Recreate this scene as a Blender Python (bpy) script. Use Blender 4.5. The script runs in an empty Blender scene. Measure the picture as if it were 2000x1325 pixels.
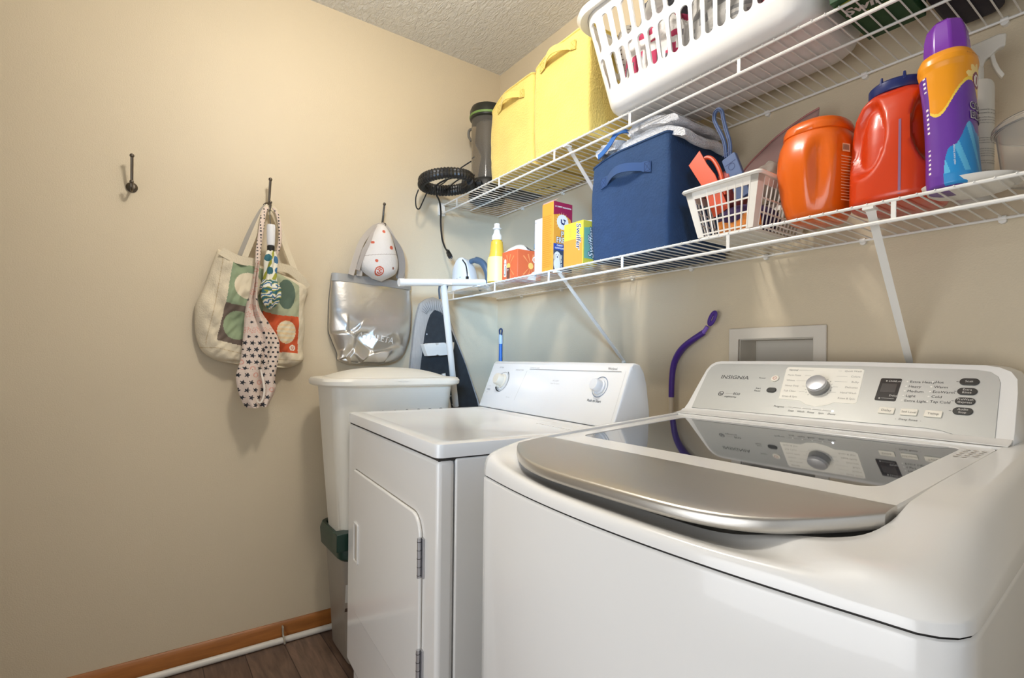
import bpy, math, random
from mathutils import Matrix, Vector, noise
random.seed(7)
C = bpy.context.scene.collection
sin, cos, pi = math.sin, math.cos, math.pi

# ---------------------------------------------------------------- camera, world, lights, exposure
YAW, ROLL, F = .6215, .0114, 1013.9
fw = Vector((-cos(YAW), sin(YAW), 0)); rt = fw.cross(Vector((0, 0, 1))).normalized(); up = rt.cross(fw)
rt2 = rt*cos(ROLL)+up*sin(ROLL); up2 = -rt*sin(ROLL)+up*cos(ROLL)
cam_d = bpy.data.cameras.new('camera'); cam = bpy.data.objects.new('camera', cam_d); C.objects.link(cam)
cam.matrix_world = Matrix(((rt2.x, up2.x, -fw.x, 2.088), (rt2.y, up2.y, -fw.y, -1.400), (rt2.z, up2.z, -fw.z, 1.0628), (0, 0, 0, 1)))
cam_d.sensor_width = 36; cam_d.lens = F/2000*36
cam_d.shift_x = (1000-1002.2)/2000; cam_d.shift_y = (703.5-662.5)/2000
cam_d.clip_start = .02
sc = bpy.context.scene; sc.camera = cam
w = bpy.data.worlds.new('world'); sc.world = w; w.use_nodes = True
w.node_tree.nodes['Background'].inputs[0].default_value = (.75, .82, 1, 1)
w.node_tree.nodes['Background'].inputs[1].default_value = .3
sc.view_settings.view_transform = 'Standard'; sc.view_settings.look = 'None'
sc.view_settings.exposure = .12; sc.view_settings.gamma = 1; sc.view_settings.use_curve_mapping = False

def light(name, kind, loc, energy, col, size=.1, sizey=None, rot=None, spread=None):
    l = bpy.data.lights.new(name, kind); o = bpy.data.objects.new(name, l); C.objects.link(o)
    l.energy = energy; l.color = col; o.location = loc
    if kind == 'AREA':
        l.shape = 'RECTANGLE' if sizey else 'DISK'; l.size = size
        if sizey: l.size_y = sizey
        if spread: l.spread = spread
    else: l.shadow_soft_size = size
    if rot: o.rotation_euler = rot
    return o
# the ceiling lamp of the room, daylight through the doorway, and an added fill light
light('ceiling_lamp_light', 'POINT', (1.02, -.97, 2.22), 27, (1.0, .94, .86), .07)
light('doorway_daylight', 'AREA', (3.02, -1.25, 1.25), 5, (.78, .88, 1.0), 1.5, 1.9, rot=(0, pi/2, 0))
light('front_fill', 'AREA', (1.75, -2.6, .85), 13, (.93, .96, 1.0), 1.6, 1.2, rot=(pi/2, 0, 0), spread=math.radians(130))  # added fill, set low to brighten the machine fronts
d_ = Vector((.22, -.10, 1.32))-Vector((2.95, -2.25, 1.55))
light('window_beam', 'AREA', (2.95, -2.25, 1.55), 2.7, (.32, .60, 1.0), .40, rot=d_.to_track_quat('-Z', 'Y').to_euler(), spread=math.radians(24))

# ---------------------------------------------------------------- materials
def lin(h):
    h = h.lstrip('#'); v = [int(h[i:i+2], 16)/255 for i in (0, 2, 4)]
    return tuple(x/12.92 if x <= .04045 else ((x+.055)/1.055)**2.4 for x in v)+(1,)
_m = {}
def mat(name, col, rough=.5, metal=0, var=0, vs=8, bump=0, bs=60, trans=0, alpha=1, emit=None, es=0, ior=1.5, coat=0, spec=.5, sheen=0, stretch=None):
    if name in _m: return _m[name]
    m = bpy.data.materials.new(name); m.use_nodes = True; nt = m.node_tree; N = nt.nodes; b = N['Principled BSDF']
    b.inputs['Base Color'].default_value = lin(col); b.inputs['Roughness'].default_value = rough
    b.inputs['Metallic'].default_value = metal; b.inputs['IOR'].default_value = ior
    b.inputs['Transmission Weight'].default_value = trans; b.inputs['Alpha'].default_value = alpha
    b.inputs['Coat Weight'].default_value = coat; b.inputs['Specular IOR Level'].default_value = spec
    b.inputs['Sheen Weight'].default_value = sheen
    if emit: b.inputs['Emission Color'].default_value = lin(emit); b.inputs['Emission Strength'].default_value = es
    if var or bump:
        tc = N.new('ShaderNodeTexCoord'); src = tc.outputs['Object']
        if stretch:
            mp = N.new('ShaderNodeMapping'); mp.inputs['Scale'].default_value = stretch
            nt.links.new(src, mp.inputs['Vector']); src = mp.outputs['Vector']
    if var:
        n = N.new('ShaderNodeTexNoise'); n.inputs['Scale'].default_value = vs; n.inputs['Detail'].default_value = 5
        nt.links.new(src, n.inputs['Vector'])
        r = N.new('ShaderNodeMapRange'); r.inputs['From Min'].default_value = .3; r.inputs['From Max'].default_value = .7
        r.inputs['To Min'].default_value = 1-var; r.inputs['To Max'].default_value = 1+var*.5
        nt.links.new(n.outputs['Fac'], r.inputs['Value'])
        mx = N.new('ShaderNodeVectorMath'); mx.operation = 'SCALE'; mx.inputs[0].default_value = lin(col)[:3]
        nt.links.new(r.outputs['Result'], mx.inputs['Scale']); nt.links.new(mx.outputs['Vector'], b.inputs['Base Color'])
    if bump:
        n = N.new('ShaderNodeTexNoise'); n.inputs['Scale'].default_value = bs; n.inputs['Detail'].default_value = 6
        nt.links.new(src, n.inputs['Vector'])
        bp = N.new('ShaderNodeBump'); bp.inputs['Strength'].default_value = bump; bp.inputs['Distance'].default_value = .01
        nt.links.new(n.outputs['Fac'], bp.inputs['Height']); nt.links.new(bp.outputs['Normal'], b.inputs['Normal'])
    _m[name] = m; return m

# ---------------------------------------------------------------- mesh builder
def catmull(pts, k=6, closed=False):
    P = [Vector(p) for p in pts]; n = len(P); out = []
    rng = range(n if closed else n-1)
    for i in rng:
        a = P[(i-1) % n] if closed or i > 0 else P[0]*2-P[1]
        b = P[i]; c = P[(i+1) % n]
        d = P[(i+2) % n] if closed or i+2 < n else P[-1]*2-P[-2]
        for j in range(k):
            t = j/k
            out.append(.5*((2*b)+(c-a)*t+(2*a-5*b+4*c-d)*t*t+(3*b-a-3*c+d)*t**3))
    if not closed: out.append(P[-1])
    return out
def rrect(x0, x1, y0, y1, r, n=6):
    if not isinstance(r, (list, tuple)): r = [r]*4     # bl, br, tr, tl
    out = []
    for (cx, cy, a, rr) in ((x0+r[0], y0+r[0], pi, r[0]), (x1-r[1], y0+r[1], 1.5*pi, r[1]), (x1-r[2], y1-r[2], 0, r[2]), (x0+r[3], y1-r[3], .5*pi, r[3])):
        if rr <= 1e-6: out.append((cx, cy)); continue
        for i in range(n+1): out.append((cx+rr*cos(a+i/n*pi/2), cy+rr*sin(a+i/n*pi/2)))
    return out
def circ(cx, cy, r, n=24, ry=None):
    ry = ry or r; return [(cx+r*cos(2*pi*i/n), cy+ry*sin(2*pi*i/n)) for i in range(n)]
class Frame:
    def __init__(s, o, u, v):
        s.o = Vector(o); s.u = Vector(u).normalized(); v = Vector(v); v = v-s.u*v.dot(s.u); s.v = v.normalized(); s.n = s.u.cross(s.v)
    def __call__(s, a, b, c=0): return s.o+s.u*a+s.v*b+s.n*c
_tc = {}
def text_geo(t, bold):
    k = (t, bold)
    if k not in _tc:
        cu = bpy.data.curves.new('t', 'FONT'); cu.body = t; cu.size = 1; cu.resolution_u = 3; cu.offset = bold
        o = bpy.data.objects.new('t', cu); C.objects.link(o)
        me = bpy.data.meshes.new_from_object(o.evaluated_get(bpy.context.evaluated_depsgraph_get()))
        _tc[k] = ([(v.co.x, v.co.y) for v in me.vertices], [tuple(p.vertices) for p in me.polygons])
        bpy.data.objects.remove(o); bpy.data.curves.remove(cu); bpy.data.meshes.remove(me)
    return _tc[k]
class MB:
    def __init__(s): s.v = []; s.f = []; s.m = []
    def add(s, vs, fs, mi=0):
        b = len(s.v); s.v += [tuple(v) for v in vs]
        for i, f in enumerate(fs): s.f.append(tuple(x+b for x in f)); s.m.append(mi[i] if isinstance(mi, list) else mi)
        return s
    def box(s, x0, x1, y0, y1, z0, z1, mi=0, M=None):
        vs = [Vector((x, y, z)) for z in (z0, z1) for y in (y0, y1) for x in (x0, x1)]
        if M: vs = [M @ v for v in vs]
        return s.add(vs, [(0, 2, 3, 1), (4, 5, 7, 6), (0, 1, 5, 4), (2, 6, 7, 3), (0, 4, 6, 2), (1, 3, 7, 5)], mi)
    def loft(s, rings, mi=0, closed=True, cap0=True, cap1=True):
        n = len(rings[0]); vs = [p for r in rings for p in r]; fs = []
        for i in range(len(rings)-1):
            for j in range(n if closed else n-1):
                k = (j+1) % n; fs.append((i*n+j, i*n+k, (i+1)*n+k, (i+1)*n+j))
        if cap0: fs.append(tuple(range(n))[::-1])
        if cap1: fs.append(tuple((len(rings)-1)*n+j for j in range(n)))
        return s.add(vs, fs, mi)
    def tube(s, pts, r, n=8, mi=0, closed=False, ry=None):
        P = [Vector(p) for p in pts]; m = len(P); R = r if isinstance(r, (list, tuple)) else [r]*m; rings = []; u = None
        for i in range(m):
            a = P[i-1] if (i > 0 or closed) else P[0]; b = P[(i+1) % m] if (i < m-1 or closed) else P[-1]
            t = (b-a)
            if t.length < 1e-9: t = Vector((0, 0, 1))
            t.normalize()
            if u is None:
                u = t.cross(Vector((0, 0, 1)))
                if u.length < 1e-3: u = t.cross(Vector((1, 0, 0)))
            u = (u-t*u.dot(t)).normalized(); w_ = t.cross(u)
            rings.append([P[i]+u*(R[i]*cos(2*pi*k/n))+w_*((ry or R[i])*sin(2*pi*k/n)) for k in range(n)])
        if closed: rings.append(rings[0]); return s.loft(rings, mi, cap0=False, cap1=False)
        return s.loft(rings, mi)
    def lathe(s, prof, c=(0, 0, 0), n=32, mi=0, M=None, sx=1, sy=1, p=2.0):
        c = Vector(c); rings = []
        for (r, z) in prof:
            ring = []
            for k in range(n):
                a = 2*pi*k/n; q = (abs(cos(a))**p+abs(sin(a))**p)**(-1/p)
                v = Vector((max(r, 1e-5)*q*cos(a)*sx, max(r, 1e-5)*q*sin(a)*sy, z))
                ring.append(c+(M @ v if M else v))
            rings.append(ring)
        return s.loft(rings, mi)
    def poly(s, pts, fr, lift=.0003, mi=0):
        return s.add([fr(a, b, lift) for a, b in pts], [tuple(range(len(pts)))], mi)
    def prism(s, pts, fr, d0, d1, mi=0):
        return s.loft([[fr(a, b, d0) for a, b in pts], [fr(a, b, d1) for a, b in pts]], mi)
    def ring2(s, po, pi_, fr, d0, d1, mi=0):
        n = len(po); vs = [fr(a, b, d) for d in (d0, d1) for q in (po, pi_) for a, b in q]; fs = []
        for j in range(n):
            k = (j+1) % n; A = lambda l, q, i: (l*2+q)*n+i
            fs += [(A(1, 0, j), A(1, 0, k), A(1, 1, k), A(1, 1, j)), (A(0, 0, k), A(0, 0, j), A(0, 1, j), A(0, 1, k)),
                   (A(0, 0, j), A(0, 0, k), A(1, 0, k), A(1, 0, j)), (A(0, 1, k), A(0, 1, j), A(1, 1, j), A(1, 1, k))]
        return s.add(vs, fs, mi)
    def text(s, t, fr, x, y, size, mi=0, lift=.0005, al='l', sx=1, shear=0, rot=0, bold=0):
        vs, fs = text_geo(t, bold)
        if not vs: return s
        wd = max(v[0] for v in vs); ox = {'l': 0, 'c': -wd/2, 'r': -wd}[al]; o = []
        for a, b in vs:
            a = (a+ox)*size*sx+b*size*shear; b = b*size
            o.append(fr(x+a*cos(rot)-b*sin(rot), y+a*sin(rot)+b*cos(rot), lift))
        return s.add(o, fs, mi)
    def ell(s, c, r, mi=0, n=16, m=10, M=None, f=None):
        rings = []
        for i in range(m+1):
            t = -pi/2+pi*i/m; ring = []
            for k in range(n):
                a = 2*pi*k/n; v = Vector((r[0]*max(cos(t), .001)*cos(a), r[1]*max(cos(t), .001)*sin(a), r[2]*sin(t)))
                if M: v = M @ v
                v = v+Vector(c)
                if f: v = f(v)
                ring.append(v)
            rings.append(ring)
        return s.loft(rings, mi)
    def grid(s, fn, nu, nv, mi=0, cf=None):
        vs = [fn(i/nu, j/nv) for j in range(nv+1) for i in range(nu+1)]; fs = []; ms = []
        for j in range(nv):
            for i in range(nu):
                a = j*(nu+1)+i; fs.append((a, a+1, a+nu+2, a+nu+1))
                if cf: ms.append(cf((i+.5)/nu, (j+.5)/nv, (Vector(vs[a])+Vector(vs[a+nu+2]))/2))
        return s.add(vs, fs, ms if cf else mi)
    def build(s, name, mats, parent=None, bevel=0, seg=3, sub=0, solid=0, ang=35, local=False, label=None, bang=40):
        me = bpy.data.meshes.new(name); o = bpy.data.objects.new(name, me); C.objects.link(o)
        vs = [Vector(v) for v in s.v]
        if parent is not None:
            o.parent = parent
            if not local:
                T = Matrix(parent['_M']) if False else _M[parent.name]
                Ti = T.inverted(); vs = [Ti @ v for v in vs]
            _M[o.name] = _M[parent.name]
        else:
            xs = [[v[i] for v in vs] for i in range(3)]
            c = Vector(((min(xs[0])+max(xs[0]))/2, (min(xs[1])+max(xs[1]))/2, min(xs[2])))
            vs = [v-c for v in vs]; o.location = c; _M[o.name] = Matrix.Translation(c)
        me.from_pydata([tuple(v) for v in vs], [], s.f)
        if not isinstance(mats, (list, tuple)): mats = [mats]
        for m in mats: me.materials.append(m)
        me.polygons.foreach_set('material_index', s.m); me.polygons.foreach_set('use_smooth', [True]*len(s.f))
        me.validate(); me.update(); me.set_sharp_from_angle(angle=math.radians(ang))
        if solid:
            q = o.modifiers.new('s', 'SOLIDIFY'); q.thickness = abs(solid); q.offset = 1 if solid > 0 else -1
        if bevel:
            q = o.modifiers.new('b', 'BEVEL'); q.width = bevel; q.segments = seg; q.limit_method = 'ANGLE'; q.angle_limit = math.radians(bang)
        if sub:
            q = o.modifiers.new('u', 'SUBSURF'); q.levels = sub; q.render_levels = sub
        if label: o['label'] = label
        return o
_M = {}
def thing(name, label, cat, loc=(0, 0, 0), rz=0, group=None):
    o = bpy.data.objects.new(name, None); C.objects.link(o); o.location = loc; o.rotation_euler = (0, 0, rz)
    o.empty_display_size = .05
    _M[o.name] = Matrix.Translation(loc) @ Matrix.Rotation(rz, 4, 'Z')
    o['label'] = label; o['category'] = cat
    if group: o['group'] = group
    return o
def tag(o, label, cat, group=None):
    o['label'] = label; o['category'] = cat
    if group: o['group'] = group
    return o
def struct(o): o['kind'] = 'structure'; return o
def interp(tab, t):
    if t <= tab[0][0]: return tab[0][1]
    for (a, b), (c, d) in zip(tab, tab[1:]):
        if t <= c: return b+(d-b)*(t-a)/(c-a)
    return tab[-1][1]
def arc_sample(pts, n):
    P = [Vector(p).to_3d() for p in pts]; L = [0]
    for a, b in zip(P, P[1:]): L.append(L[-1]+(b-a).length)
    out = []
    for i in range(n):
        t = L[-1]*i/(n-1); k = 0
        while k < len(L)-2 and L[k+1] < t: k += 1
        out.append(P[k].lerp(P[k+1], (t-L[k])/max(L[k+1]-L[k], 1e-9)))
    return out
def nz(x, y, z, s=1): return noise.noise(Vector((x*s, y*s, z*s)))

white_en = mat('white_enamel', '#E7E6E3', .22, var=.02, vs=2, coat=.3)
white_pl = mat('white_plastic', '#EAE6DD', .38)
white_wire = mat('white_vinyl_wire', '#ECE9E2', .35)
cream_pl = mat('cream_plastic', '#DFDACD', .42, var=.03)
black = mat('black_plastic', '#151515', .4)
dark_seam = mat('dark_seam', '#2A2724', .7)
chrome = mat('chrome', '#C4C4C8', .3, .8)
pewter = mat('pewter', '#6E665C', .35, 1)
ink = mat('dark_print', '#3A3A3A', .6)
# ================================================================ the room
def wall_material():
    m = mat('beige_wall_paint', '#D5C6AA', .55, var=.035, vs=1.6, bump=.12, bs=260)
    return m
wallm = wall_material()
ceilm = mat('textured_white_ceiling', '#E3E2DD', .9)
nt = ceilm.node_tree; b = nt.nodes['Principled BSDF']; tc = nt.nodes.new('ShaderNodeTexCoord')
mp = nt.nodes.new('ShaderNodeMapping'); mp.inputs['Scale'].default_value = (14, 34, 20); mp.inputs['Rotation'].default_value = (0, 0, .5)
n1 = nt.nodes.new('ShaderNodeTexNoise'); n1.inputs['Scale'].default_value = 2.2; n1.inputs['Detail'].default_value = 6; n1.inputs['Distortion'].default_value = 1.2
bp = nt.nodes.new('ShaderNodeBump'); bp.inputs['Strength'].default_value = .8; bp.inputs['Distance'].default_value = .012
nt.links.new(tc.outputs['Object'], mp.inputs[0]); nt.links.new(mp.outputs[0], n1.inputs['Vector'])
nt.links.new(n1.outputs['Fac'], bp.inputs['Height']); nt.links.new(bp.outputs[0], b.inputs['Normal'])
# wood-look floor
fm = bpy.data.materials.new('wood_plank_floor'); fm.use_nodes = True; nt = fm.node_tree; b = nt.nodes['Principled BSDF']
tc = nt.nodes.new('ShaderNodeTexCoord')
br = nt.nodes.new('ShaderNodeTexBrick'); br.inputs['Scale'].default_value = 1; br.inputs['Brick Width'].default_value = 1.1
br.inputs['Row Height'].default_value = .13; br.inputs['Mortar Size'].default_value = .0015
br.inputs['Color1'].default_value = lin('#7E6656'); br.inputs['Color2'].default_value = lin('#6A5345'); br.inputs['Mortar'].default_value = lin('#3A2D25')
mp = nt.nodes.new('ShaderNodeMapping'); mp.inputs['Scale'].default_value = (3, 22, 1)
n1 = nt.nodes.new('ShaderNodeTexNoise'); n1.inputs['Scale'].default_value = 2.5; n1.inputs['Detail'].default_value = 8; n1.inputs['Distortion'].default_value = .8
mx = nt.nodes.new('ShaderNodeMix'); mx.data_type = 'RGBA'; mx.blend_type = 'MULTIPLY'; mx.inputs[0].default_value = .8
rp = nt.nodes.new('ShaderNodeMapRange'); rp.inputs['From Min'].default_value = .3; rp.inputs['From Max'].default_value = .7; rp.inputs['To Min'].default_value = .45; rp.inputs['To Max'].default_value = 1.15
nt.links.new(tc.outputs['Object'], br.inputs['Vector']); nt.links.new(tc.outputs['Object'], mp.inputs[0]); nt.links.new(mp.outputs[0], n1.inputs['Vector'])
nt.links.new(n1.outputs['Fac'], rp.inputs[0]); nt.links.new(br.outputs['Color'], mx.inputs[6]); nt.links.new(rp.outputs[0], mx.inputs[7])
nt.links.new(mx.outputs[2], b.inputs['Base Color']); b.inputs['Roughness'].default_value = .45
X1, Y0, H = 3.1, -2.7, 2.44
struct(MB().box(-.1, X1+.1, Y0-.1, .1, -.1, 0).build('floor', fm))
struct(MB().box(-.1, X1+.1, Y0-.1, .1, H, H+.1).build('ceiling', ceilm))
struct(MB().box(-.1, 0, Y0, 0, 0, H).build('wall_left', wallm))
struct(MB().box(X1, X1+.1, Y0, 0, 0, H).build('wall_right', mat('bounce_cut_taupe', '#8F8675', .6)))  # unseen wall, colour darkened to cut bounced light
struct(MB().box(-.1, X1+.1, Y0-.1, Y0, 0, H).build('wall_front', mat('bounce_cut_taupe', '#8F8675', .6)))  # also unseen, same darkened colour against bounce
ox0, ox1, oz0, oz1 = 1.250, 1.458, .93, 1.131
wb = MB()
wb.box(-.1, ox0, 0, .1, 0, H); wb.box(ox1, X1+.1, 0, .1, 0, H); wb.box(ox0, ox1, 0, .1, 0, oz0); wb.box(ox0, ox1, 0, .1, oz1, H)
struct(wb.build('wall_back', wallm))
oak = mat('honey_oak', '#A5672F', .4, var=.3, vs=5, stretch=(12, 1.2, 12))
struct(MB().loft([[Vector((x, y, z)) for x, z in ((0, 0), (.013, 0), (.013, .058), (.009, .066), (.004, .071), (0, .071))] for y in (Y0, -.001)]).build('baseboard_left', oak))
struct(MB().loft([[Vector((x, y, z)) for y, z in ((0, 0), (-.013, 0), (-.013, .058), (-.009, .066), (-.004, .071), (0, .071))] for x in (.014, X1)]).build('baseboard_back', oak))
# white drain pipe along the baseboard
t = thing('drain_pipe', 'white plastic pipe running along the floor beside the oak baseboard', 'pipe', (.03, -1.4, 0))
pv = mat('white_pvc', '#DDD8CE', .3)
MB().tube(catmull([(.03, Y0+.02, .0125), (.03, -1.4, .0125), (.03, -.80, .0125), (.034, -.72, .014), (.06, -.62, .03)], 5), .0115, 12).build('pipe_run', pv, t)
MB().tube(catmull([(.0135, -.962, .055), (.022, -.962, .053), (.028, -.962, .03), (.042, -.960, .018), (.0465, -.960, .004)], 6), .0035, 6, ry=.006).build('strap', mat('strap_metal', '#A79F8F', .5, .3), t, label='small metal strap holding the pipe')
# recessed outlet box
bx = thing('washer_outlet_box', 'white recessed washer outlet box frame in the back wall', 'outlet box', (1.354, 0, .93))
pm = mat('off_white_box', '#DAD3C6', .5)
fr = Frame((0, -.001, 0), (1, 0, 0), (0, 0, 1))
MB().ring2([(1.223, .90), (1.488, .90), (1.488, 1.161), (1.223, 1.161)], [(1.252, .932), (1.456, .932), (1.456, 1.129), (1.252, 1.129)], fr, 0, .008).build('flange', pm, bx, bevel=.003)
MB().box(1.252, 1.254, 0, .085, .932, 1.129).box(1.454, 1.456, 0, .085, .932, 1.129).box(1.254, 1.454, 0, .085, 1.127, 1.129).box(1.254, 1.454, 0, .085, .932, .934).box(1.252, 1.456, .085, .087, .932, 1.129).build('recess', pm, bx)
# ceiling lamp (out of frame, above)
cl = thing('ceiling_lamp', 'round flush ceiling lamp above the washer and dryer', 'lamp', (1.02, -.97, 2.44))
MB().lathe([(.11, 2.438), (.12, 2.42), (.115, 2.41)], (1.02, -.97, 0), 32).build('base', white_pl, cl)
# hooks
def hook(y, z, label):
    t = thing('coat_hook', label, 'hook', (0, y, z), group='coat hooks on the left wall')
    M = Matrix.Rotation(pi/2, 4, 'Y')
    MB().lathe([(.001, .001), (.016, .001), (.016, .004), (.012, .007), (.009, .011), (0, .012)], (0, y, z), 20, M=M).build('rosette', pewter, t)
    p = catmull([(.008, y, z), (.022, y, z+.004), (.034, y, z+.03), (.042, y, z+.062), (.05, y, z+.088)], 5)
    m = MB().tube(p, .0042, 8); m.ell(p[-1], (.0065, .0065, .0065))
    m.build('upper_prong', pewter, t)
    p = catmull([(.008, y, z), (.02, y, z-.012), (.036, y, z-.02), (.05, y, z-.012), (.055, y, z+.004)], 5)
    m = MB().tube(p, .004, 8); m.ell(p[-1], (.006, .006, .006)); m.build('lower_prong', pewter, t)
hook(-1.430, 1.607, 'empty antique pewter coat hook, the leftmost on the left wall')
hook(-1.027, 1.617, 'antique pewter coat hook holding the canvas tote bag and umbrella')
hook(-.597, 1.607, 'antique pewter coat hook holding the silver bag by the corner')
# ================================================================ dryer (local frame: front face y=0, left edge x=0)
dr = thing('dryer', 'older white front-loading dryer with low console, left of the washing machine', 'dryer', (.378, -.84, 0), -.072)
def Bl(m, n, mats, par, **k): return m.build(n, mats, par, local=True, **k)
W, D = .737, .62
m = MB().box(0, W, .042, D, .06, .85); m.box(.03, W-.03, .06, D-.02, 0, .06)
Bl(m, 'cabinet', white_en, dr, bevel=.004)
m = MB().box(0, W, 0, .0405, .07, .849); m.box(.04, W-.04, .012, .04, .012, .07)
Bl(m, 'front_panel', white_en, dr, bevel=.010, seg=4)
Bl(MB().box(.004, W-.004, .004, D-.004, .846, .855), 'seam', dark_seam, dr)
# top with a shallow pressed recess
m = MB()
P0 = rrect(-.002, W+.002, -.003, D, .018, 5); P1 = rrect(.006, W-.006, .006, D-.01, .014, 5)
P2 = rrect(.035, W-.035, .035, .47, .03, 5); P3 = rrect(.043, W-.043, .043, .462, .025, 5)
m.loft([[Vector((x, y, .854)) for x, y in P0], [Vector((x, y, .876)) for x, y in P0], [Vector((x+(.001 if x < .3 else -.001), y+(.0012 if y < .3 else -.001), .8825)) for x, y in P0],
        [Vector((x, y, .885)) for x, y in P1], [Vector((x, y, .885)) for x, y in P2], [Vector((x, y, .8815)) for x, y in P3]])
Bl(m, 'top', white_en, dr, ang=60)
# lint-filter lid
Bl(MB().box(.51, .68, .40, .455, .8812, .8832), 'lint_filter_lid', white_en, dr, bevel=.0008)
# door
m = MB(); ff = Frame((0, 0, 0), (1, 0, 0), (0, 0, 1))
Bl(MB().poly(rrect(.0862, .6588, .2702, .7150, [.052, .012, .052, .014], 6), ff, .0004), 'door_seam_shade', mat('gap_shade_grey', '#8B8376', .7), dr)  # grey rim: door groove with its edge shade put into the colour
m.prism(rrect(.088, .657, .272, .713, [.05, .01, .05, .012], 6), ff, -.002, .0075)
do = Bl(m, 'door', white_en, dr, bevel=.004, seg=4)
m = MB(); m.ring2(rrect(.112, .158, .432, .556, .006), rrect(.119, .151, .439, .549, .004), ff, .007, .0115)
m.poly(rrect(.119, .151, .439, .549, .004), ff, .0078, 1)
Bl(m, 'handle', [white_en, mat('handle_recess', '#B9B1A3', .5)], do, bevel=.0015)
for z0 in (.578, .330):
    m = MB(); m.tube([(.660, -.009, z0), (.660, -.009, z0+.088)], .0045, 10)
    for k in range(5): m.tube([(.660, -.009, z0+.005+.0185*k), (.660, -.009, z0+.006+.0185*k)], .0049, 10, 1)
    m.box(.657, .671, -.004, -.0008, z0, z0+.088)
    Bl(m, 'hinge', [chrome, black], dr)
# console
pf = [(.485, .887), (.4852, .893), (.546, 1.045), (.552, 1.054), (.562, 1.058), (.58, 1.054), (.595, 1.035), (.606, 1.0), (.617, .93), (.619, .887)]
m = MB().loft([[Vector((x, y+(.004 if e else 0)*(1 if y < .55 else -1), z-(.004 if e and z > 1 else 0))) for y, z in pf] for x, e in ((-.003, 1), (0, 0), (W, 0), (W+.003, 1))])
cs = Bl(m, 'console', white_en, dr, bevel=.003)
cf = Frame((0, .4852, .893), (1, 0, 0), (0, .0608, .152))
gray_line = mat('grey_print', '#8C8983', .6); lg = mat('light_print', '#B4AFA6', .6)
def line(m, fr, x0, y0, x1, y1, wd, mi=0, lift=.0004):
    a = Vector((x1-x0, y1-y0)); l = a.length; a /= l; nx, ny = -a.y*wd/2, a.x*wd/2
    m.poly([(x0-nx, y0-ny), (x1-nx, y1-ny), (x1+nx, y1+ny), (x0+nx, y0+ny)], fr, lift, mi)
m = MB()
line(m, cf, .262, .149, .709, .152, .0016); line(m, cf, .249, .143, .231, .034, .0012, 1)
line(m, cf, .725, .155, .727, .01, .0006, 1); line(m, cf, .012, .155, .010, .01, .0006, 1)
m.text('Commercial Quality', cf, .262, .153, .007, 1); m.text('Whirlpool', cf, .652, .157, .010, 0, sx=.9)
m.text('ACCUDRY', cf, .431, .112, .007, 1, al='c'); m.text('Sensor Dry System', cf, .431, .103, .006, 1, al='c')
m.text('Push to Start', cf, .636, .060, .011, 2, al='c', bold=.01)
m.text('COTTON', cf, .070, .150, .007, 0, al='c'); m.text('Less Dry', cf, .020, .075, .006, 1); m.text('TIMED', cf, .018, .060, .0085, 2); m.text('DRY', cf, .018, .050, .007, 1)
m.text('PERMANENT PRESS', cf, .175, .143, .006, 1); m.text('AIR ONLY', cf, .170, .040, .006, 1)
for k in range(8):
    a = -.5+k*.17; m.text('-', cf, .125+.055*cos(a)-.03, .1+.05*sin(a), .008, 1)
ring = []
def arcband(m, fr, cx, cy, r, a0, a1, w0, w1, mi, n=24):
    pts = []
    for i in range(n+1):
        a = a0+(a1-a0)*i/n; ww = w0+(w1-w0)*i/n; pts.append((cx+(r+ww/2)*cos(a), cy+(r+ww/2)*sin(a)))
    for i in range(n, -1, -1):
        a = a0+(a1-a0)*i/n; ww = w0+(w1-w0)*i/n; pts.append((cx+(r-ww/2)*cos(a), cy+(r-ww/2)*sin(a)))
    for i in range(n): m.poly([pts[i], pts[i+1], pts[2*n-i], pts[2*n+1-i]], fr, .0005, mi)
arcband(m, cf, .108, .1, .040, 1.1, -1.2, .0035, .0012, 2); arcband(m, cf, .108, .1, .040, -1.2, -2.5, .0015, .008, 2)
arcband(m, cf, .108, .1, .0345, 0, 2*pi, .0015, .0015, 0); arcband(m, cf, .642, .105, .030, 0, 2*pi, .0022, .0022, 3)
Bl(m, 'printed_lettering', [gray_line, lg, ink, mat('blue_grey_ring', '#7C8799', .5)], cs)
def knob(cx, cy, r, h, mt, par, lab):
    m = MB(); M = Matrix((cf.u, cf.v, cf.n)).transposed()
    m.lathe([(r*1.12, 0), (r*1.12, .004), (r*.92, .006), (r*.90, h*.55), (r*.86, h*.92), (r*.78, h), (.001, h+.0008)], cf(cx, cy, .0006), 32, M=M)
    f2 = Frame(cf(cx, cy, 0), cf.u, cf.v); m.prism([(-.002, -r*.9), (.002, -r*.9), (.002, -r*1.2), (-.002, -r*1.2)], f2, .002, h*.6)
    Bl(m, 'knob', mt, par, label=lab, ang=40)
knob(.108, .1, .0235, .030, mat('tan_knob', '#D9CFBC', .4), cs, 'large tan timer knob')
knob(.642, .105, .0195, .026, mat('grey_white_knob', '#DCDCDC', .35), cs, 'small pale start knob')
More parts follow.
